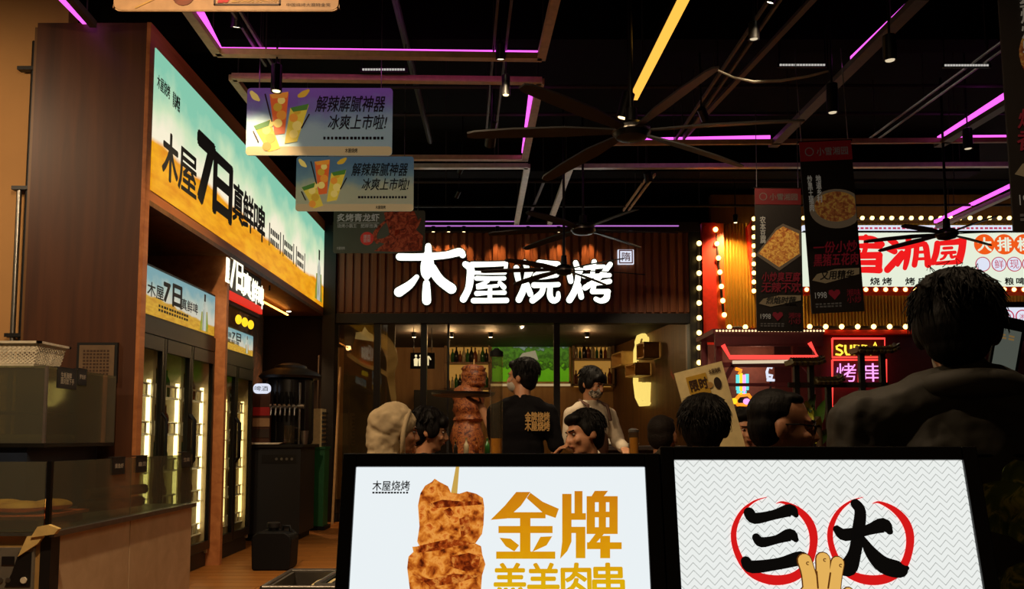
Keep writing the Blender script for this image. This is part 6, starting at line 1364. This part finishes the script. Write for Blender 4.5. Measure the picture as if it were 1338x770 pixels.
    # hair
    if hair:
        hm = MB(); rnd = random.Random(hash(label) % 1000 if False else len(label)*7)
        if hair == 'full':
            he(hm, (0, .024, .052), (.087, .1, .086)); he(hm, (0, .05, .0), (.083, .07, .09)); he(hm, (0, .055, -.05), (.068, .05, .05)); he(hm, (0, -.05, .085), (.07, .045, .035))
            for q in (-1, 1): he(hm, (.068*q, .01, .02), (.02, .05, .05))
        elif hair == 'thick':
            he(hm, (0, .026, .062), (.1, .112, .092)); he(hm, (0, .055, .0), (.095, .078, .1)); he(hm, (0, .06, -.065), (.072, .05, .05)); he(hm, (0, -.055, .08), (.08, .05, .045))
            for q in (-1, 1): he(hm, (.08*q, .005, .015), (.024, .055, .06))
        elif hair == 'fringe':
            he(hm, (0, .02, .052), (.09, .104, .088)); he(hm, (0, .05, .0), (.086, .07, .09)); he(hm, (0, .05, -.055), (.07, .05, .05)); he(hm, (0, -.07, .06), (.07, .034, .045))
            for q in (-1, 1): he(hm, (.07*q, -.01, .01), (.022, .05, .055))
        elif hair == 'crop':
            he(hm, (0, .03, .045), (.08, .086, .08)); he(hm, (0, .045, .0), (.077, .066, .08)); he(hm, (0, -.015, .09), (.06, .05, .026))
        n = {'full': 40, 'thick': 60, 'fringe': 45, 'crop': 0}[hair]; Lh = {'full': .05, 'thick': .06, 'fringe': .055, 'crop': .016}[hair]; sc_ = {'full': 1, 'thick': 1.13, 'fringe': 1.04, 'crop': .95}[hair]
        for i in range(n):
            a = rnd.uniform(0, 2*math.pi); ph = rnd.uniform(0, 1.35); d = Vector((math.sin(ph)*math.cos(a), math.sin(ph)*math.sin(a), math.cos(ph)))
            if d.y < -.45 and d.z < .55: continue
            b = Vector((d.x*.083*sc_, .024+d.y*.098*sc_, .05+d.z*.085*sc_)); tang = Vector((d.x*.4+rnd.uniform(-.5, .5), d.y*.4+rnd.uniform(-.5, .5), -.5)); tang = (tang-d*tang.dot(d)*.8).normalized()
            hm.cap(Hd(*b), Hd(*(b+tang*Lh+d*.004)), .010*k, .004*k, 6)
        oh = obj('hair', hm, hairm, t, local=True); remesh(oh, .006, 2); folds(oh, .008, .03) if False else None
        if hair != 'crop':
            st = MB(); ns = 420 if vox < .011 else 160
            for i in range(ns):
                a = rnd.uniform(0, 2*math.pi); ph = math.acos(rnd.uniform(-.25, 1)); d = Vector((math.sin(ph)*math.cos(a), math.sin(ph)*math.sin(a), math.cos(ph)))
                if d.y < -.35 and d.z < .6: continue
                b = Vector((d.x*.086*sc_, .026+d.y*.1*sc_, .05+d.z*.088*sc_)); out = Vector((d.x+rnd.uniform(-.4, .4), d.y+rnd.uniform(-.4, .4), -.75)); out = (out-d*out.dot(d)*.85).normalized(); ln = Lh*rnd.uniform(.6, 1.1)
                st.tube([Hd(*b), Hd(*(b+out*ln*.5+d*.006)), Hd(*(b+out*ln+d*rnd.uniform(-.004, .006)))], [.0022*k, .002*k, .0006*k], 4)
            obj('hair_strands', st, hairm, oh, local=True, kind='stuff')
    return t, Hd, HR, U, k
def mask(t, Hd, HR, k, mat='mask_white'):
    mb = MB(); mb.ell(Hd(0, -.048, -.056), (.061*k, .063*k, .058*k), 16, 10, HR); o = obj('face_mask', mb, mat, t, local=True, smooth=80)
    for q in (-1, 1): obj('mask_loop', MB().tube([Hd(.058*q, -.06, -.03), Hd(.082*q, -.0, .015), Hd(.086*q, .02, .0)], .002, 5), mat, t, local=True)
sid = [0]
def seated(label, px_, ty, Y, face, stool_label, **kw):
    p = atY(px_, ty, Y); s = kw.get('s', 1.0); seat = p.z-.1-.81*s-kw.pop('dz', 0); stool(stool_label, p.x, Y, seat-.005)
    return person(label, p.x, Y, face, seat=seat, **kw)
# server with raised tray
p = atY(682, 467, 6.0); sv = (p.z)/1.735
t, Hd, HR, U, k = person('person in black printed T-shirt seen from behind, carrying a round tray', p.x, 6.0, 180, s=sv, head=(0, 0, 62), arms={1: ((.19, -.12, .27), (.30, -.28, .49)), -1: ((-.235, .03, .2), (-.22, -.02, -.03))}, top='cloth_black', hair='full', vox=.01, long_sleeve=False, handspec={1: ((.5, -.3, .3), (0, 0, 1), .05)})
mask(t, Hd, HR, k)
Bk = WM[t.name]; q = U(0, .13, .36)
o = obj('shirt_print', text_mb('金牌烧烤\n木屋烧烤', 0, 0, .17, .13, y=0, bold=.03), 'print_gold', t, local=True, M=Matrix.Translation(U(-.02, .132, .3)) @ Matrix.Rotation(math.pi, 4, 'Z') @ Matrix.Rotation(math.radians(-4), 4, 'X'))
W_ = Bk @ (U(.30, -.28, .49)+Vector((.05, -.03, .055))); a = atY(605, 517, W_.y)
t = thing('serving_tray', 'big round dark tray held up on one hand by the server', 'tray', (a.x, W_.y, W_.z+.01))
obj('disc', MB().lathe([(.2, 0), (.235, .012), (.24, .03), (.232, .03), (.2, .014), (.01, .012)], (a.x, W_.y, W_.z+.01), 28), 'tray_black', t, smooth=40)
# waitress
p = atY(776, 480, 7.0)
t, Hd, HR, U, k = person('person in pale shirt, dark apron and patterned face mask, looking down', p.x-.03, 7.0, 30, s=p.z/1.735, head=(18, 0, 20), top='shirt_white', hair='fringe', vox=.011, arms={1: ((.23, -.05, .22), (.12, -.28, .16)), -1: ((-.235, -.03, .2), (-.12, -.26, .1))})
mask(t, Hd, HR, k, 'mask_pattern')
ap = MB(); ap.ell(U(0, -.02, .2), (.15, .115, .22), 16, 10); ap.ell(U(0, -.02, -.02), (.172, .125, .24), 16, 10); o = obj('apron', ap, 'apron_brown', t, local=True); remesh(o, .012, 3)
for q in (-1, 1): obj('strap', MB().tube([U(.1*q, -.135, .38), U(.095*q, -.1, .5), U(.09*q, .02, .545), U(.06*q, .12, .4)], .014, 6), 'apron_brown', t, local=True)
# seated diners
t, Hd, HR, U, k = seated('person in a beige hooded top with the hood up, sitting by the glass', 514, 531, 4.4, 100, 'wooden stool under the hooded diner', top='hoodie_beige', hair='crop', head=(6, 0, 0))
hm = MB(); hm.ell(Hd(0, .03, .035), (.106, .118, .112), 18, 12, HR); hm.ell(Hd(0, .05, -.07), (.098, .095, .10), 16, 10, HR); hm.cap(Hd(0, .04, -.1), U(0, .04, .5), .09, .12); hm.ell(Hd(0, .1, -.04), (.06, .06, .1), 14, 8, HR)
o = obj('hood', hm, 'hoodie_beige', t, local=True); remesh(o, .009, 3); folds(o, .05, .07)
obj('hood_rim', MB().tube([Hd(.095*math.cos(a), -.045+.02*math.cos(a)**2, -.015+.125*math.sin(a)) for a in [2*math.pi*i/24 for i in range(25)]], .013, 8), 'hoodie_beige', t, local=True, smooth=80)
seated('person with dark fringe and black jacket in profile beside the hooded diner', 556, 534, 4.95, 95, 'wooden stool under the black-jacketed diner', top='cloth_black', hair='fringe', head=(10, 0, 0))
seated('person in patterned shirt leaning forward before the meat model', 582, 548, 5.5, -70, 'wooden stool under the patterned-shirt diner', top='shirt_pattern', hair='full', lean=14, head=(16, 0, 0), dz=-.05)
t, Hd, HR, U, k = seated('person in dark top turned sideways, eating with a hand at the mouth', 768, 536, 4.6, -66, 'wooden stool under the eating diner', top='cloth_black', hair='full', head=(8, -8, 0), skin='skin', arms={-1: ((-.2, -.2, .3), (-.05, -.2, .5)), 1: ((.235, -.06, .22), (.1, -.28, .17))}, handspec={-1: ((.3, .15, .8), (.5, .6, .2), 1.0)}, vox=.01)
obj('collar', MB().tube([U(-.07, -.1, .52), U(0, -.13, .47), U(.07, -.1, .52)], .014, 6), 'shirt_white', t, local=True, smooth=60)
seated('person with close-cropped hair and grey jacket seen from behind', 864, 541, 4.85, 150, 'wooden stool under the grey-jacketed diner', top='cloth_grey', hair='crop', hairm='hair_short', skin='skin_b')
seated('person with thick black hair seen from behind below the cream board', 920, 520, 3.6, 155, 'wooden stool under the thick-haired diner', top='cloth_navy', hair='thick', skin='skin_b', vox=.01)
t, Hd, HR, U, k = seated('person in glasses and dark jacket in profile above the ring lightbox', 1010, 506, 2.75, 82, 'wooden stool under the diner in glasses', top='cloth_navy', hair='crop', hairm='hair_black', skin='skin_b', vox=.009, head=(4, 0, 0), s=1.0)
for q in (-1, 1):
    obj('lens_rim', MB().tube([Hd(.033*q+.024*math.cos(a)*1.05, -.103+.0*q+.012*abs(math.cos(a)) if False else -.104+.010*(abs(.033*q+.024*math.cos(a))/.05), .002+.019*math.sin(a)) for a in [2*math.pi*i/16 for i in range(17)]], .0022*k, 6), 'glasses_frame', t, local=True, smooth=60)
    obj('temple_arm', MB().tube([Hd(.056*q, -.092, .008), Hd(.078*q, -.04, .01), Hd(.082*q, .015, .006)], .0026*k, 6), 'glasses_frame', t, local=True)
obj('bridge', MB().tube([Hd(-.01, -.107, .006), Hd(.01, -.107, .006)], .0022, 6), 'glasses_frame', t, local=True)
seated('person in dark jacket facing the camera far behind the diner in glasses', 966, 534, 5.2, 14, 'wooden stool under the diner facing the camera', top='cloth_black', hair='full', head=(4, 0, 0))
# standing man with phone
p = atY(1256, 345, 1.98)
t, Hd, HR, U, k = person('person in dark olive jacket seen from behind, looking at a phone', p.x, 1.98, 168, s=(p.z-.03)/1.735, head=(14, 0, -16), lean=3, top='jacket_olive', hair='thick', skin='skin_b', vox=.008, bulk=2.3, arms={-1: ((-.27, -.13, .22), (-.21, -.30, .445)), 1: ((.27, -.02, .18), (.12, -.25, .2))}, handspec={-1: ((-.05, -.05, .9), (.6, .6, 0), .9)})
mask(t, Hd, HR, k)
col = MB(); col.tube([U(.105*math.cos(a), .02+.095*math.sin(a), .515+.012*math.sin(a)) for a in [2*math.pi*i/20 for i in range(21)]], .034, 8); o = obj('collar', col, 'jacket_olive', t, local=True, smooth=80)
obj('back_seam', MB().tube([U(-.24+.48*i/12, .145-.09*abs(i/6-1)**2, .345) for i in range(13)], .004, 6), 'cloth_black', t, local=True, smooth=60)
rnd = random.Random(4)
for i in range(16):
    a = rnd.uniform(-1, 1); b = Hd(.05*a, .03+rnd.uniform(-.05, .05), .145); e1 = b+Vector((rnd.uniform(-.02, .02), rnd.uniform(-.02, .02), .016)); e2 = e1+Vector((rnd.uniform(-.04, .04), rnd.uniform(-.02, .03), -.012))
    obj('hair_strand', MB().tube([b, e1, e2], [.0012, .001, .0006], 5), 'hair_black', t, local=True)
# phone in hand
a, b, c = atY(1296, 474, 2.2), atY(1323, 482, 2.2), atY(1305, 423, 2.2)
zz_ = Vector(c-a).normalized(); xx_ = Vector(b-a).normalized(); yy2 = zz_.cross(xx_).normalized(); xx_ = yy2.cross(zz_)
Mp = Matrix((xx_.to_4d(), yy2.to_4d(), zz_.to_4d(), (0, 0, 0, 1))).transposed(); Mp = Matrix(((xx_.x, yy2.x, zz_.x, a.x), (xx_.y, yy2.y, zz_.y, a.y), (xx_.z, yy2.z, zz_.z, a.z), (0, 0, 0, 1)))
t = thing('phone', 'black smartphone with lit grey screen held by the person in the olive jacket', 'phone', tuple(Mp.translation), tuple(Mp.to_euler())); W, H = .076, .158
obj('case', MB().poly(rrect(-.008, -.03, W-.008, H-.03, .01), -.004, .006), 'black_rubber', t, local=True); obj('screen', B((-.002, -.0052, -.01), (W-.016, -.0045, H*.6)), 'phone_screen', t, local=True)
obj('screen_text', dashes(MB(), .004, H*.42, W-.022, H*.52, -.0058, 2, 2, .0004), 'phone_orange', t, local=True, kind='stuff')
